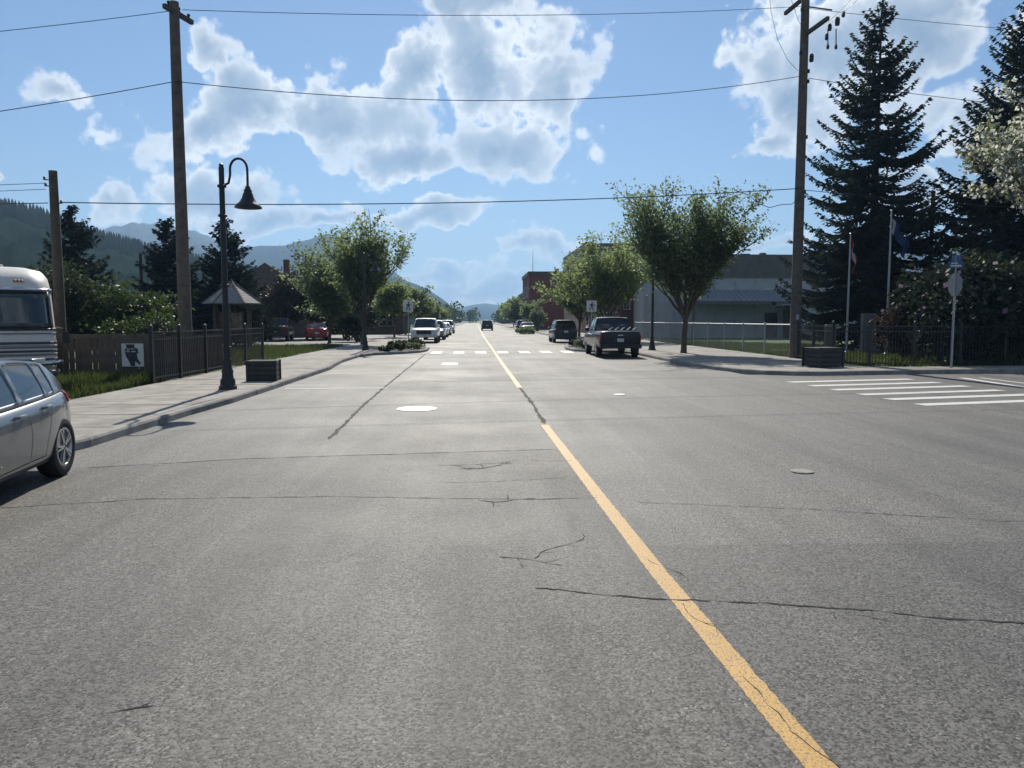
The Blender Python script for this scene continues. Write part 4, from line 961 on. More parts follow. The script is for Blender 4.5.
leafmat('flag_red', (.30,.02,.02), .2, .1, (.3,.03,.03)); leafmat('flag_white', (.4,.4,.4), .2, .1, (.5,.5,.5)); leafmat('flag_blue', (.03,.05,.15), .2, .1, (.04,.07,.18))
flag('flag', (17.75,36,.12), 5.45, [(0,.28,'flag_red'), (.28,.72,'flag_white'), (.72,1,'flag_red')], 1.25, .30, 'red and white flag hanging limp on the shorter flagpole')
flag('flag', (18.6,34,.12), 6.1, [(0,.22,'flag_white'), (.22,1,'flag_blue')], 1.3, .85, 'blue flag drooping from the taller flagpole')
# stone monuments on the lawn
mat('granite', (.14,.14,.135), .7, var=.25, vscale=30)
for i, (x, y, w, h) in enumerate(((17.3,36.8,.5,1.35), (19.3,37.0,.7,1.9), (21.2,37.0,.55,1.9), (22.6,37.2,.7,2.0))):
    o = MB().box((x,y,.12+h/2), (w,.3,h), 0, .94).box((x,y,.2), (w+.3,.55,.18)).build('stone_marker', 'granite', None, bevel=.02)
    tag(o, ['small stone marker beside the shorter flagpole', 'stone slab left of the taller flagpole', 'stone slab right of the taller flagpole', 'stone slab nearest the lilac hedge'][i], 'monument', 'stone markers on the lawn')
o = MB().prism([(15.2,38.2), (18.6,38.0), (18.9,39.2), (15.4,39.5)], .1, .17).build('stone_slab', 'granite', None, bevel=.01); tag(o, 'flat pale stone slab lying on the right lawn', 'slab')

# ================================================================== KIOSK AND BUILDINGS
def kiosk():
    root = empty('kiosk', (-13.9,45,.1), R(10), 'small open information kiosk with shingled pointed roof', 'kiosk')
    mat('shingle', (.24,.235,.225), .8, var=.35, vscale=9, bump=.6, bscale=30); mat('kiosk_wood', (.10,.07,.05), .8, var=.3, vscale=6); mat('map_panel', (.32,.12,.09), .6, var=.5, vscale=4, col2=(.30,.26,.2))
    for i in range(6):
        a = R(60*i+30); MB().box((1.05*math.cos(a), 1.05*math.sin(a), 1.3), (.13,.13,2.6)).build('post', 'kiosk_wood', root)
    rf = MB(); nc = 9; N6 = 6
    for k in range(nc):
        r0, r1 = 1.62*(1-k/nc)+.02, 1.62*(1-(k+1)/nc)+.02; z0, z1 = 2.52+1.25*k/nc, 2.52+1.25*(k+1)/nc
        rf.lathe([(r0,z0-.01), (r0,z0+.045), (r1,z1+.035), (r1,z1-.02)], N6)
    roof_ = rf.build('roof', 'shingle', root)
    for i in range(6):
        a = R(60*i); MB().beam((1.66*math.cos(a), 1.66*math.sin(a), 2.55), (.03*math.cos(a), .03*math.sin(a), 3.84), .09, .05).build('ridge_cap', 'kiosk_wood', roof_)
    MB().lathe([(.07,3.76), (.09,3.84), (.03,3.95), (0,4.0)], 10).build('finial', 'kiosk_wood', roof_)
    MB().box((0,-.5,1.5), (1.3,.08,1.15)).build('board', 'kiosk_wood', root); MB().box((.08,-.55,1.55), (1.0,.03,.9)).build('map_panel', 'map_panel', root)
    for z in (.45,.62): MB().box((0,-.8,z), (1.7,.28,.05)).build('bench_plank', 'kiosk_wood', root)
    for x in (-.7,.7): MB().box((x,-.8,.22), (.1,.25,.44)).build('bench_leg', 'kiosk_wood', root)
kiosk()
mat('siding_grey', (.46,.47,.48), .75, var=.10, vscale=1.5, bump=.15, bscale=12); mat('parapet_dark', (.15,.14,.13), .8, var=.15, vscale=2); mat('awning_metal', (.32,.36,.41), .45, .4, var=.1)
mat('brick_red', (.15,.048,.042), .85, var=.3, vscale=12, bump=.3, bscale=50); mat('brick_tan', (.30,.24,.18), .85, var=.2, vscale=8); mat('trim_pale', (.45,.43,.40), .7); mat('roof_dark', (.07,.065,.06), .85)
mat('house_brown', (.13,.095,.075), .85, var=.2, vscale=2); mat('roof_brown', (.11,.085,.075), .85, var=.25, vscale=4, bump=.4)
def win(root, c, w, h, axis='x', glass='glass_dark', trim='trim_pale'):
    """window with frame, sill and a bar; axis x faces -Y, axis y faces -X"""
    d = lambda a, b, t: (a, t, b) if axis == 'x' else (t, a, b)
    off = lambda q: (c[0], c[1]-q, c[2]) if axis == 'x' else (c[0]-q, c[1], c[2])
    p = MB().box(off(.0), d(w, h, .06)).build('window', glass, root); fr = MB(); x, y, z = off(.03)
    for sx in (-1, 1): 
        q = (x+sx*w/2, y, z) if axis == 'x' else (x, y+sx*w/2, z); fr.box(q, d(.08, h+.08, .09))
    fr.box((x,y,z+h/2), d(w-.08,.08,.09)); fr.box((x,y,z), d(.05 if h > w else w-.08, h-.08 if h > w else .05,.08)).build('frame', trim, p)
    MB().box((off(.07)[0], off(.07)[1], z-h/2-.05), d(w+.2,.08,.2)).build('sill', trim, p)
def building(name, loc, label, dims, wallm, roofm, par=None, parm=None):
    root = empty(name, loc, 0, label, 'building'); x, y, h = dims
    MB().box((x/2,y/2,h/2), (x,y,h)).build('wall', wallm, root)
    rf = MB().box((x/2,y/2,h+.06), (x-.4,y-.4,.12)).build('roof', roofm, root)
    if par:
        for a, b, c, d in ((x/2,-.06,x+.24,.24), (x/2,y+.06,x+.24,.24), (-.06,y/2,.24,y-.12), (x+.06,y/2,.24,y-.12)): MB().box((a,b,h-par/2+.25), (c,d,par+.1)).build('parapet', parm, root)
    return root, rf
b, rf = building('flat_roofed_hall', (14.9,68,0), 'long grey flat roofed hall behind the right lawn with blue lean-to roof', (22,24,7.2), 'siding_grey', 'roof_dark', 1.9, 'parapet_dark')
ln = MB(); ln.add([(4.3,-.02,4.35), (12.3,-.02,4.35), (13.0,-2.4,3.35), (3.7,-2.4,3.35), (4.3,-.02,4.2), (12.3,-.02,4.2), (13.0,-2.4,3.2), (3.7,-2.4,3.2)], [(3,2,1,0), (4,5,6,7), (0,1,5,4), (1,2,6,5), (2,3,7,6), (3,0,4,7)])
lo = ln.build('lean_to_roof', 'awning_metal', b)
for k in range(20): MB().beam((4.3+8.0*k/19,-.03,4.37), (3.75+9.2*k/19,-2.4,3.375), .05, .05).build('seam_rib', 'awning_metal', lo)
MB().box((8.35,-2.42,3.2), (9.4,.1,.28)).build('fascia', 'parapet_dark', b)
for x in (3.9,12.7): MB().box((x,-2.3,1.55), (.22,.22,3.1)).build('support_post', 'parapet_dark', b)
MB().box((11.6,-.04,1.2), (1.1,.1,2.3)).build('door', 'roof_dark', b); MB().box((12.75,-1.2,1.5), (.16,2.2,3.0)).build('side_screen', 'parapet_dark', b)
for x, w, h in ((3.9,4.6,1.3), (9.0,.3,.7), (10.4,.9,.6), (12.2,.5,.7)): MB().box((x,4,7.3+h/2), (w,2.0 if w > 1 else w,h)).build('rooftop_unit', 'brick_tan' if w > 2 else 'parapet_dark', b, bevel=.03)
for k in range(12): MB().box((.9+1.85*k,-.045,2.6), (.05,.09,5.2)).build('wall_batten', 'siding_grey', b)
MB().box((.6,-.08,2.0), (.5,.16,4.0)).build('pier', 'trim_pale', b)
b, rf = building('brick_shop', (13.6,72,0), 'red brick shop with pale trim behind the street trees on the right', (1.25,26,5.6), 'brick_red', 'roof_dark', .5, 'trim_pale')
for k in range(5): win(b, (-.03, 2.2+4.6*k, 3.9), 1.2, 1.6, 'y'); win(b, (-.03, 2.2+4.6*k, 1.5), 2.6, 1.9, 'y')
win(b, (.62,-.03,3.6), .6, 1.7); MB().box((.62,-.05,1.15), (.8,.1,2.2)).build('door', 'roof_dark', b)
b, rf = building('tan_block', (14.2,99,0), 'tall tan brick block rising behind the right street trees', (14,24,11.2), 'brick_tan', 'roof_dark', .8, 'parapet_dark')
for k in range(4): win(b, (1.8+3.2*k,-.03,8.6), 1.2, 1.7)
for k in range(6): win(b, (-.03,2+3.8*k,8.6), 1.3, 1.7, 'y'); win(b, (-.03,2+3.8*k,5.0), 1.3, 1.7, 'y')
MB().lathe([(.05,0), (.03,2.0), (0,2.05)], 8, (2.5,3,11.3)).build('antenna', 'galvanised', rf)
b, rf = building('red_brick_building', (9.2,131,0), 'dark red brick building with thin roof mast far down the right side', (14,18,9.6), 'brick_red', 'roof_dark', .5, 'roof_dark')
for k in range(4): win(b, (-.03,2.4+4.2*k,6.6), 1.3, 1.8, 'y'); win(b, (-.03,2.4+4.2*k,2.4), 2.6, 2.2, 'y')
MB().tube([(.7,1,9.7), (.7,1,13.4)], [.06,.03], 6).build('mast', 'galvanised', rf); MB().box((5,3,10.1), (.7,.7,.9)).build('chimney', 'brick_red', rf)
b, rf = building('low_shop', (9.6,152,0), 'low dark shop beyond the red brick building', (14,16,6.8), 'parapet_dark', 'roof_dark', .5, 'roof_dark')
for k in range(4): win(b, (-.03,2+3.6*k,2.0), 2.4, 2.0, 'y')
# brown gabled house left
h = empty('gabled_house', (-20.2,76,0), R(8), 'brown gabled house behind the kiosk and trees on the left', 'building')
MB().box((0,4,2.2), (8,8,4.4)).build('wall', 'house_brown', h)
gb = MB(); gb.add([(-4.4,-.4,4.3), (4.4,-.4,4.3), (0,-.4,7.2), (-4.4,8.4,4.3), (4.4,8.4,4.3), (0,8.4,7.2)], [(0,1,2), (5,4,3), (0,2,5,3), (2,1,4,5), (1,0,3,4)]); gr_ = gb.build('roof', 'roof_brown', h, recalc=True)
MB().box((1.5,5,7.2), (.6,.6,1.4)).build('chimney', 'brick_red', gr_)
for x in (-2.2,2.2): win(h, (x,-.03,2.3), 1.2, 1.3)
MB().box((0,-.04,1.1), (1.0,.1,2.1)).build('door', 'roof_dark', h)
# low timber shop beside the left sidewalk
h = empty('timber_shop', (-16.5,92,0), 0, 'low timber shop front beyond the left street tree', 'building')
MB().box((4,5,1.7), (8,10,3.4)).build('wall', 'house_brown', h)
MB().add([(-.4,-1.8,3.1), (8.5,-1.8,3.1), (8.5,10.4,4.9), (-.4,10.4,4.9), (-.4,-1.8,2.95), (8.5,-1.8,2.95), (8.5,10.4,4.75), (-.4,10.4,4.75)], [(3,2,1,0), (4,5,6,7), (0,1,5,4), (1,2,6,5), (2,3,7,6), (3,0,4,7)]).build('roof', 'roof_brown', h, recalc=True)
for k in range(5): MB().box((.1+2.05*k,-1.6,1.5), (.16,.16,3.0)).build('porch_post', 'board_wood', h)
for x in (1.7,6): win(h, (x,-.03,1.7), 1.6, 1.3)
MB().box((4,-.04,1.05), (1,.1,2.1)).build('door', 'roof_dark', h)
# grey shed roof seen between the motorhome and the short pole
h = empty('metal_shed', (-27.5,44,0), R(5), 'pale metal shed seen behind the short utility pole', 'building')
MB().box((0,3,1.2), (7,6,2.4)).build('wall', 'siding_grey', h)
MB().add([(-3.8,-.3,2.4), (3.8,-.3,2.4), (3.8,3,3.5), (-3.8,3,3.5), (3.8,6.3,2.4), (-3.8,6.3,2.4)], [(0,1,2,3), (3,2,4,5), (0,3,5), (1,4,2)]).build('roof', 'siding_grey', h, recalc=True)
MB().box((-1,-.04,1.05), (1.0,.08,2.0)).build('door', 'parapet_dark', h); win(h, (1.6,-.03,1.4), 1.2, .9)
# ================================================================== TREES AND PLANTS
leafmat('leaf_elm', (.088,.118,.066), .55, .35, (.22,.29,.13)); leafmat('leaf_bright', (.100,.132,.068), .56, .35, (.29,.36,.14)); leafmat('leaf_dark', (.036,.054,.040), .30, .4, spec=.1); leafmat('leaf_hedge', (.026,.038,.032), .2, .4, spec=.08)
leafmat('leaf_olive', (.07,.075,.035), .4, .4); leafmat('leaf_silver', (.12,.15,.11), .4, .3); leafmat('leaf_purple', (.045,.034,.034), .22, .4, spec=.1)
mat('bark_dark', (.03,.026,.024), .95, var=.3, vscale=9)
leafmat('needle', (.030,.044,.048), .22, .45, spec=0.); leafmat('needle_blue', (.028,.042,.046), .18, .4, spec=0.); leafmat('blossom', (.80,.80,.74), .5, .12, (.75,.76,.66)); leafmat('lilac', (.30,.19,.27), .3, .2, (.3,.2,.28))
leafmat('grass_blade', (.055,.078,.034), .35, .4); leafmat('leaf_far', (.045,.075,.03), .35, .4)
def leaf_cloud(name, Cn, size, m, seed, flat=.35, long=1.7, up=None, parent=None):
    """one small folded leaf (two triangles) per centre, tilted at random"""
    rg = np.random.default_rng(seed); n = len(Cn); Cn = np.asarray(Cn)
    a = rg.normal(size=(n,3)); a[:,2] *= flat
    if up is not None: a += up
    a /= np.linalg.norm(a, axis=1)[:,None]; b = rg.normal(size=(n,3)); b -= a*np.sum(a*b, axis=1)[:,None]; b /= np.linalg.norm(b, axis=1)[:,None]
    s = size*rg.uniform(.45, 1.45, (n,1)); A = a*s*long*.5; B = b*s*.5
    V = np.stack([Cn-A, Cn+B*.9-A*.1, Cn+A, Cn-B*.9-A*.1], 1).reshape(-1,3); F = np.arange(4*n).reshape(-1,4)
    return new_obj(name, fast_mesh(name, V, F, m), parent)
def limb_mesh(segs):
    mb = MB()
    for pts, rs in segs: mb.tube(pts, rs, 7 if rs[0] > .03 else 4, cap=False)
    return mb
def broadleaf(loc, h, rad, trunk_h, m, label, seed, leaf=.12, density=1., vase=.55, group=None, name='street_tree', lean=0., nl=9, cat='tree', bark='bark', blossom=None):
    """tapered trunk, limbs, sub-limbs, twigs; leaves sit along the twigs so gaps stay between the branches"""
    rg = np.random.default_rng(seed); root = empty(name, loc, 0, label, cat, group); segs = []; LC = []
    tr = h*.0175; top = Vector((lean, 0, h*.62))
    segs.append(([Vector((0,0,-.05)), Vector((.01,0,.12)), Vector((.03,.02,trunk_h*.6)), Vector((.05+lean*.3,0,trunk_h))], [tr*1.5, tr*1.12, tr*.95, tr*.9]))
    hub = Vector((.05+lean*.3,0,trunk_h))
    def grow(p, d, L, r, lev):
        n = 5; pts = [p]; rs = [r]; dd = d.copy(); q = p.copy()
        for i in range(n):
            dd = (dd + Vector(rg.normal(size=3))*.13 + Vector((0,0,.10*vase*2))).normalized(); q = q + dd*(L/n); pts.append(q.copy()); rs.append(max(.004, r*(1-.75*(i+1)/n)))
        segs.append((pts, rs))
        if lev == 2:
            k = int(34*density*L/.9)
            for i in range(k):
                t = rg.uniform(.1, 1.05)*n; i0 = min(int(t), n-1); c = pts[i0].lerp(pts[i0+1], min(1.1, t-i0)); LC.append(np.array(c) + rg.normal(size=3)*.13*(leaf/.12)**.5)
            return
        kids = (8 if lev == 0 else 7)
        for k in range(kids):
            t = rg.uniform(.17 if lev == 0 else .12, 1.); i0 = min(int(t*n), n-1); c = pts[i0].lerp(pts[i0+1], t*n-i0)
            side = Vector(rg.normal(size=3)); side.z = side.z*.4 + .35*vase; side.normalize()
            nd = (pts[i0+1]-pts[i0]).normalized()*(.75+.4*vase) + side*(1.0-.45*vase)
            grow(c, nd.normalized(), L*rg.uniform(.42,.62), max(.006, r*.45), lev+1)
    for k in range(nl):
        a = 2*PI*k/nl + rg.uniform(-.3,.3); sp_ = rg.uniform(.25, 1.); out = rad*.62*sp_; up_ = (h-trunk_h)*(.70-.34*sp_*(1.1-vase*.5))
        d = Vector((math.cos(a)*out, math.sin(a)*out, up_)); z = rg.uniform(-.15*trunk_h, h*.06)
        grow(hub+Vector((0,0,max(-.2, z))), d.normalized(), d.length*rg.uniform(.85,1.08), tr*.55, 0)
    grow(hub, Vector((lean*.2,.05,1)).normalized(), (h-trunk_h)*.72, tr*.75, 0)
    # settle the crown into its measured height and spread
    LC = np.array(LC); zmax = np.percentile(LC[:,2], 99.4); sx = rad/np.percentile(np.hypot(LC[:,0], LC[:,1]), 96); sz = (h-trunk_h)/(zmax-trunk_h)
    def fit(v): return Vector((v[0]*sx if v[2] > trunk_h*.9 else v[0], v[1]*sx if v[2] > trunk_h*.9 else v[1], trunk_h+(v[2]-trunk_h)*sz if v[2] > trunk_h else v[2]))
    LC[:,0] *= sx; LC[:,1] *= sx; up_ = LC[:,2] > trunk_h; LC[up_,2] = trunk_h + (LC[up_,2]-trunk_h)*sz
    segs = [([fit(p) for p in pts], rs) for pts, rs in segs]
    limb_mesh(segs).build('trunk', bark, root, True)
    leaf_cloud('crown', LC, leaf, m, seed+1, .8, 1.5, None, root)
    if blossom:
        pick = rg.random(len(LC)) < blossom[1]; leaf_cloud('blossom', LC[pick]+rg.normal(size=(pick.sum(),3))*.06, leaf*1.15, blossom[0], seed+2, 1., 1.1, None, root)
    return root
def spruce(loc, h, rad, m, label, seed, tuft=.24, whorls=46, per=8, group=None, bare=.04, droop=.25):
    """whorls of drooping branches with upturned tips, each carrying rows of needle sprays"""
    rg = np.random.default_rng(seed); root = empty('spruce_tree', loc, 0, label, 'tree', group); segs = [([Vector((0,0,-.1)), Vector((0,0,h*.5)), Vector((0,0,h*.99))], [h*.016+.05, h*.009, .012])]; T = []; D = []
    for w in range(whorls):
        f = (w+.5)/whorls; z = h*(bare+(1-bare)*f**.92); env = rad*((1-f)**.80)*(1-.35*math.exp(-((f-.0)/.06)**2)) + .12
        for k in range(max(4, int(per*(1-.4*f)))):
            a = 2*PI*(k+rg.random()*.8)/per*1.0 + w*.9; L = env*rg.uniform(.66, 1.14); d = np.array([math.cos(a), math.sin(a), 0]); side = np.array([-d[1], d[0], 0]); n = 7; pts = []
            up0 = -.20+.85*f**1.5; z_ = z + rg.uniform(-.5,.5)*h/whorls
            for i in range(n+1):
                t = i/n; pts.append(np.array([0,0,z_]) + d*L*t + np.array([0,0, L*(up0*t - droop*math.sin(PI*t*.9)*.5 + .18*t**3)]))
            segs.append(([Vector(p) for p in pts[::2]]+[Vector(pts[-1])], [max(.008,.018*L)]*3+[.012,.006]))
            step = max(.045, tuft*.34); cnt = int(L/step)
            for q in range(cnt):
                t = .12+.90*(q+rg.random())/cnt; i0 = min(int(t*n), n-1); c = pts[i0] + (pts[i0+1]-pts[i0])*min(1.1, t*n-i0); tw = (.10+.34*L*max(0, 1-t)**.8*min(1, t*3))
                for sgn in (-1, 1):
                    l = tw*rg.uniform(.5,1.1); nb = max(1, int(l/(tuft*.62)))
                    for e in range(nb):
                        u = (e+rg.random())/nb; T.append(c + side*sgn*l*u*.85 + d*l*u*.5 + np.array([0,0,-.16*l*u-.07*rg.random()])); D.append(d*.55 + side*sgn*.75 + np.array([0,0,-.25]) + rg.normal(size=3)*.28)
                T.append(c+np.array([0,0,.03])); D.append(d+rg.normal(size=3)*.3)
    for i in range(14): T.append(np.array([0,0,h*(.95+.055*i/14)])); D.append(rg.normal(size=3)*.4+np.array([0,0,1.]))
    T = np.array(T); D = np.array(D); D /= np.linalg.norm(D, axis=1)[:,None]; nT = len(T); b = rg.normal(size=(nT,3)); b[:,2] *= .5; b -= D*np.sum(D*b, axis=1)[:,None]; b /= np.linalg.norm(b, axis=1)[:,None]
    s = tuft*rg.uniform(.7,1.3,(nT,1)); V = np.stack([T-D*s*.45, T+b*s*.24-D*s*.05, T+D*s*.62, T-b*s*.24-D*s*.05], 1).reshape(-1,3)
    limb_mesh(segs).build('trunk', 'bark_dark', root, True)
    new_obj('crown', fast_mesh('crown', V, np.arange(4*nT).reshape(-1,4), m), root); return root
def shrub(loc, r, h, m, label, seed, n=900, leaf=.09, name='shrub', group=None, cat='shrub', bl=None, lumps=9):
    """several stems each ending in an uneven clump of leaves"""
    rg = np.random.default_rng(seed); root = empty(name, loc, 0, label, cat, group); segs = []; LC = []
    for k in range(lumps):
        a = rg.uniform(0, 2*PI); rr = r*.62*math.sqrt(rg.random()); c = np.array([rr*math.cos(a), rr*math.sin(a), h*rg.uniform(.35,.78)*(1-.3*rr/r)]); cr = np.array([r*.42, r*.42, h*.30])*rg.uniform(.7,1.15)
        segs.append(([Vector((c[0]*.15,c[1]*.15,-.03)), Vector((c[0]*.5,c[1]*.5,c[2]*.5)), Vector(c)], [max(.01,r*.03), max(.008,r*.02), .005]))
        v = rg.normal(size=(n//lumps,3)); v /= np.linalg.norm(v, axis=1)[:,None]; v *= (rg.random((len(v),1))**.42)*(1+.18*np.sin(v[:,:1]*7+k)); LC.append(c+v*cr)
    LC = np.concatenate(LC); LC = LC[LC[:,2] > .02]; limb_mesh(segs).build('stem', 'bark', root)
    leaf_cloud('foliage', LC, leaf, m, seed, .9, 1.5, None, root)
    if bl:
        pk = LC[(rg.random(len(LC)) < bl[1]) & (LC[:,2] > h*.35)]; leaf_cloud('blossom', pk+rg.normal(size=pk.shape)*.05, leaf*1.1, bl[0], seed+5, 1., 1.2, None, root)
    return root
# right side
broadleaf((9.95,36.3,.13), 7.6, 2.75, 1.5, 'leaf_elm', 'vase shaped green street tree on the right sidewalk by the pickup', 21, .10, 1.0, .95, 'street trees', nl=13)
broadleaf((8.9,121,.13), 4.6, 1.9, .9, 'leaf_elm', 'small green tree in front of the red brick building', 28, .2, .6, .5, 'street trees')
broadleaf((9.9,57.5,.13), 7.6, 3.7, 1.2, 'leaf_bright', 'green street tree behind the dark grey SUV', 22, .15, .75, .7, 'street trees')
broadleaf((9.9,73,.13), 7.2, 2.9, 1.3, 'leaf_elm', 'third green street tree down the right sidewalk', 23, .18, .8, .6, 'street trees')
broadleaf((8.7,150,.13), 5.6, 3.0, .9, 'leaf_elm', 'round green tree beyond the red brick building', 24, .24, .6, .5, 'street trees')
broadleaf((8.8,176,.13), 6.2, 3.6, .9, 'leaf_bright', 'farther green tree at the end of the right sidewalk', 25, .28, .55, .5, 'street trees')
shrub((8.9,110,.1), 1.5, 3.4, 'leaf_silver', 'pale silvery bush at the far right sidewalk', 27, 1500, .2)
spruce((22.0,42.0,.1), 18.9, 5.5, 'needle', 'tall dark spruce behind the flagpoles', 31, .25, 34, 12, 'spruces')
spruce((28.0,38.5,.1), 18.0, 6.0, 'needle', 'dark spruce cut off by the right edge', 32, .27, 36, 13, 'spruces')
broadleaf((21.3,27.4,.1), 10.9, 3.0, 4.6, 'leaf_silver', 'white blossoming tree at the right edge in front of the spruce', 33, .13, .9, .5, None, 'blossom_tree', 0., 8, 'tree', 'bark', ('blossom',.9))
shrub((18.6,27.7,.1), 3.0, 4.0, 'leaf_hedge', 'dark lilac bush behind the stop sign', 34, 15000, .15, 'lilac_bush', 'lilac hedge', 'bush', ('lilac',.03), 16)
shrub((22.6,28.8,.1), 3.2, 4.4, 'leaf_hedge', 'dark lilac bush at the right edge', 35, 15000, .15, 'lilac_bush', 'lilac hedge', 'bush', ('lilac',.02), 16)
shrub((20.6,29.6,.1), 2.8, 4.8, 'leaf_dark', 'taller dark green bush behind the lilac hedge', 36, 9000, .15, 'lilac_bush', 'lilac hedge', 'bush', None, 14)
shrub((17.0,29.5,.1), 1.3, 2.7, 'leaf_purple', 'small reddish bush left of the stop sign', 37, 3000, .12, 'lilac_bush', 'lilac hedge', 'bush', ('lilac',.06), 9)
# left side
spruce((-22.6,45,.1), 7.9, 2.9, 'needle_blue', 'pointed dark spruce left of the tall utility pole', 41, .24, 26, 12, 'spruces')
spruce((-18.5,48,.1), 7.6, 3.0, 'needle', 'dark spruce directly behind the tall left pole', 42, .24, 26, 13, 'spruces', droop=.1)
spruce((-15.4,49,.1), 7.7, 2.9, 'needle_blue', 'dark spruce behind the nearest lamp', 43, .24, 26, 13, 'spruces', droop=.1)
broadleaf((-17.8,33,.1), 3.9, 2.2, .7, 'leaf_dark', 'dark leafy small tree behind the board fence', 44, .12, .8, .3, 'trees behind the left fence', 'garden_tree')
broadleaf((-15.2,35,.1), 3.2, 1.8, .6, 'leaf_far', 'lighter green small tree behind the board fence', 45, .12, .8, .3, 'trees behind the left fence', 'garden_tree')
shrub((-13.9,32,.1), 1.6, 2.2, 'leaf_far', 'mid green bush behind the board fence', 46, 2600, .10, 'bush', None, 'bush')
shrub((-18.6,28.5,.1), 1.9, 2.6, 'leaf_dark', 'dark bush beside the short utility pole', 47, 3000, .12, 'bush', None, 'bush')
shrub((-12.2,31,.1), 1.4, 1.8, 'leaf_dark', 'low dark bush right of the mid green bush', 48, 2400, .11, 'bush', None, 'bush')
broadleaf((-7.3,50.5,.13), 8.0, 2.6, .9, 'leaf_bright', 'large light green street tree behind the second left lamp', 51, .13, .8, .75, 'street trees')
broadleaf((-10.3,55,.1), 6.3, 2.4, .8, 'leaf_elm', 'taller darker tree behind the light green street tree', 52, .16, .7, .7, 'trees along the left lot', 'lot_tree')
broadleaf((-14.3,69,.1), 6.6, 3.2, .8, 'leaf_olive', 'broad olive tree beside the brown gabled house', 53, .2, .65, .5, 'trees along the left lot', 'lot_tree')
broadleaf((-15.9,66,.1), 5.2, 2.3, .8, 'leaf_purple', 'small reddish tree in front of the brown gabled house', 54, .17, .8, .4, 'trees along the left lot', 'lot_tree')
shrub((-11.2,67,.1), 2.2, 4.2, 'leaf_silver', 'silvery grey bush behind the red car', 55, 3500, .18, 'bush', None, 'bush')
shrub((-9.0,60,.06), 2.0, 3.4, 'leaf_dark', 'dense dark bush right of the red car', 56, 4200, .17, 'bush', 'dark bushes behind the lot', 'bush')
shrub((-13.5,71,.06), 2.6, 3.6, 'leaf_dark', 'dense dark bush directly behind the red car', 57, 4200, .18, 'bush', 'dark bushes behind the lot', 'bush')
shrub((-18.3,68,.06), 2.4, 3.0, 'leaf_dark', 'dense dark bush behind the maroon pickup', 58, 4200, .18, 'bush', 'dark bushes behind the lot', 'bush')
for i, (y, hh, rr, m, lb) in enumerate(((72,5.2,2.2,'leaf_bright','yellow green street tree behind the white pickup'), (84,5.0,2.2,'leaf_elm','street tree beyond the pedestrian sign on the left'), (100,4.7,2.1,'leaf_bright','fourth street tree down the left sidewalk'),
        (118,4.3,2.1,'leaf_elm','fifth street tree down the left sidewalk'), (138,4.1,2.1,'leaf_bright','sixth street tree down the left sidewalk'), (162,4.2,2.3,'leaf_elm','seventh street tree far down the left sidewalk'))):
    broadleaf((-7.5,y,.13), hh, rr, 1.5, m, lb, 60+i, .16+.03*i, .75-.06*i, .6, 'street trees')
for i, (x, y, r, h_, m) in enumerate(((-4.5,38.6,.5,.42,'leaf_dark'), (-3.9,40.0,.42,.5,'leaf_olive'), (-3.35,41.3,.5,.5,'leaf_silver'), (-4.4,41.2,.5,.55,'leaf_dark'), (-3.25,43.2,.55,.6,'leaf_dark'), (-4.3,43.6,.6,.6,'leaf_silver'), (-3.4,45.3,.6,.6,'leaf_dark'))):
    shrub((x,y,.1), r, h_, m, ['low dark shrub at the near tip of the left planting bed', 'yellowish shrub near the front of the left planting bed', 'silvery shrub at the kerb of the left planting bed', 'dark shrub at the back of the left planting bed',
        'dark shrub at the street corner of the left planting bed', 'silvery shrub in the middle of the left planting bed', 'dark shrub at the far end of the left planting bed'][i], 80+i, 700, .07, 'shrub', 'shrubs in the left planting bed', 'shrub', None, 6)
for i, (x, y, m) in enumerate(((6.0,42.2,'leaf_dark'), (6.3,44.2,'leaf_silver'), (6.1,46.4,'leaf_dark'))):
    shrub((x,y,.1), .6, .6, m, ['dark shrub on the right bulb-out beside the pickup', 'silvery shrub on the right bulb-out', 'dark shrub at the far end of the right bulb-out'][i], 90+i, 700, .07, 'shrub', 'shrubs in the right planting bed', 'shrub', None, 6)
for i, (x, y) in enumerate(((5.9,92), (6.6,93.2), (5.6,94.5))):
    shrub((x,y,.0), .9, .9, 'leaf_elm', ['leftmost low shrub far down the right kerb', 'rightmost low shrub far down the right kerb', 'farthest low shrub down the right kerb'][i], 95+i, 500, .13, 'shrub', 'far shrubs at the right kerb', 'shrub', None, 6)
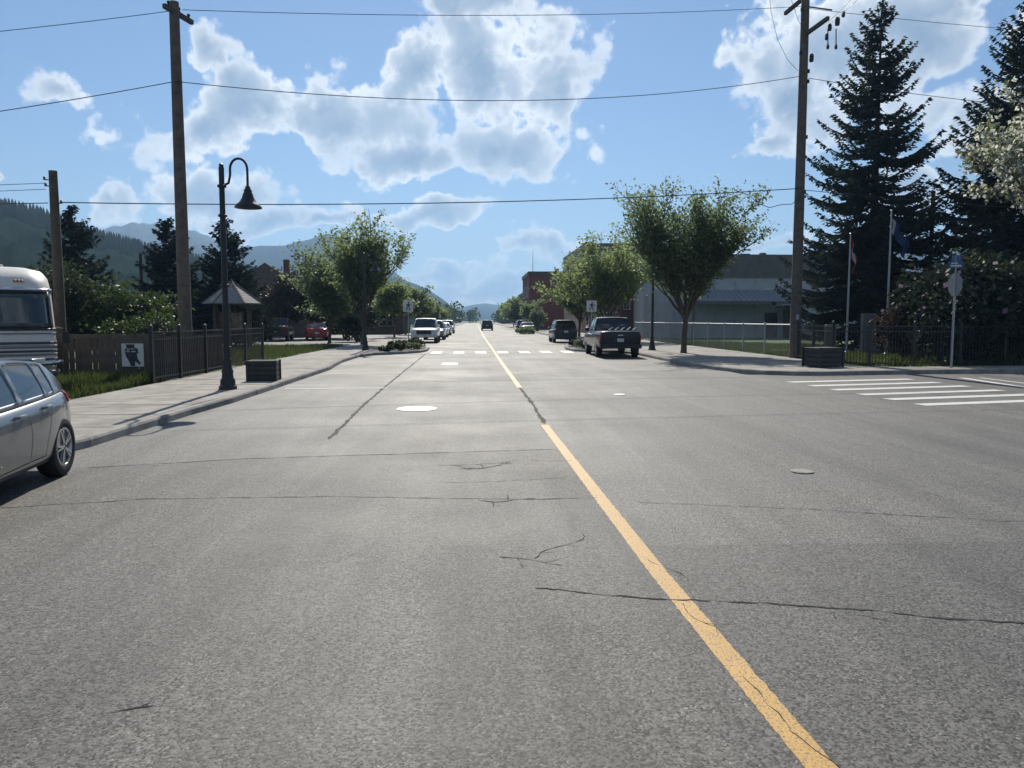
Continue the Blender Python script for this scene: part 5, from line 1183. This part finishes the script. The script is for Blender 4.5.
# far wood closing the street
rg = np.random.default_rng(9); V = []
for k in range(150):
    x = rg.uniform(-75, 85); y = rg.uniform(300, 470)
    if -8 < x < 11 and y < 440: continue
    h_ = rg.uniform(5, 10); r = rg.uniform(2.5,4.5); v = rg.normal(size=(260,3)); v /= np.linalg.norm(v, axis=1)[:,None]; v *= rg.random((260,1))**.4; V.append(np.array([x, y, h_*.52]) + v*np.array([r, r, h_*.5]))
tag(leaf_cloud('far_wood', np.concatenate(V), .9, 'leaf_far', 5, .9, 1.4), 'dark wood closing the far end of the street', 'wood', kind='stuff')
# grass and weeds
def grass(name, poly, n, h, label, seed, z=.11):
    rg = np.random.default_rng(seed); xs = [p[0] for p in poly]; ys = [p[1] for p in poly]; P = []
    while len(P) < n:
        x, y = rg.uniform(min(xs), max(xs)), rg.uniform(min(ys), max(ys)); ins = False
        for (a, b), (c, d) in zip(poly, poly[1:]+poly[:1]):
            if (b > y) != (d > y) and x < (c-a)*(y-b)/(d-b)+a: ins = not ins
        if ins: P.append((x, y))
    P = np.array(P); hh = h*rg.uniform(.4,1.3,n)*(.5+np.array([mnoise.noise(Vector((x*.8,y*.8,seed)))+.6 for x, y in P])); a = rg.uniform(0,2*PI,n); w = .010+hh*.03; l = rg.normal(size=(n,2))*hh[:,None]*.35
    V = np.zeros((n,3,3)); V[:,0,:2] = P + np.stack([np.cos(a), np.sin(a)],1)*w[:,None]; V[:,1,:2] = P - np.stack([np.cos(a), np.sin(a)],1)*w[:,None]; V[:,:2,2] = z-.01; V[:,2,:2] = P+l; V[:,2,2] = z+np.maximum(hh,.02)
    tag(new_obj(name, fast_mesh(name, V.reshape(-1,3), np.arange(3*n).reshape(-1,3), 'grass_blade')), label, 'grass', kind='stuff')
grass('grass', [(-8.1,14.5), (-8.1,20.4), (-10.6,20.4), (-10.6,14.5)], 16000, .22, 'unmown grass strip in front of the board fence', 1)
grass('grass', [(13.4,31.5), (13.0,26.6), (13.4,25.6), (24,26.6), (24,44), (13.5,60)], 60000, .11, 'mown lawn behind the right fences', 2, .12)
grass('grass', [(-8.1,27), (-8.1,48), (-16,48), (-16,30)], 26000, .14, 'grass around the kiosk', 3, .10)
grass('weeds', [(14,25.25), (30,27), (30,27.3), (14,25.5)], 1500, .3, 'weeds at the foot of the lilac hedge', 4, .12)
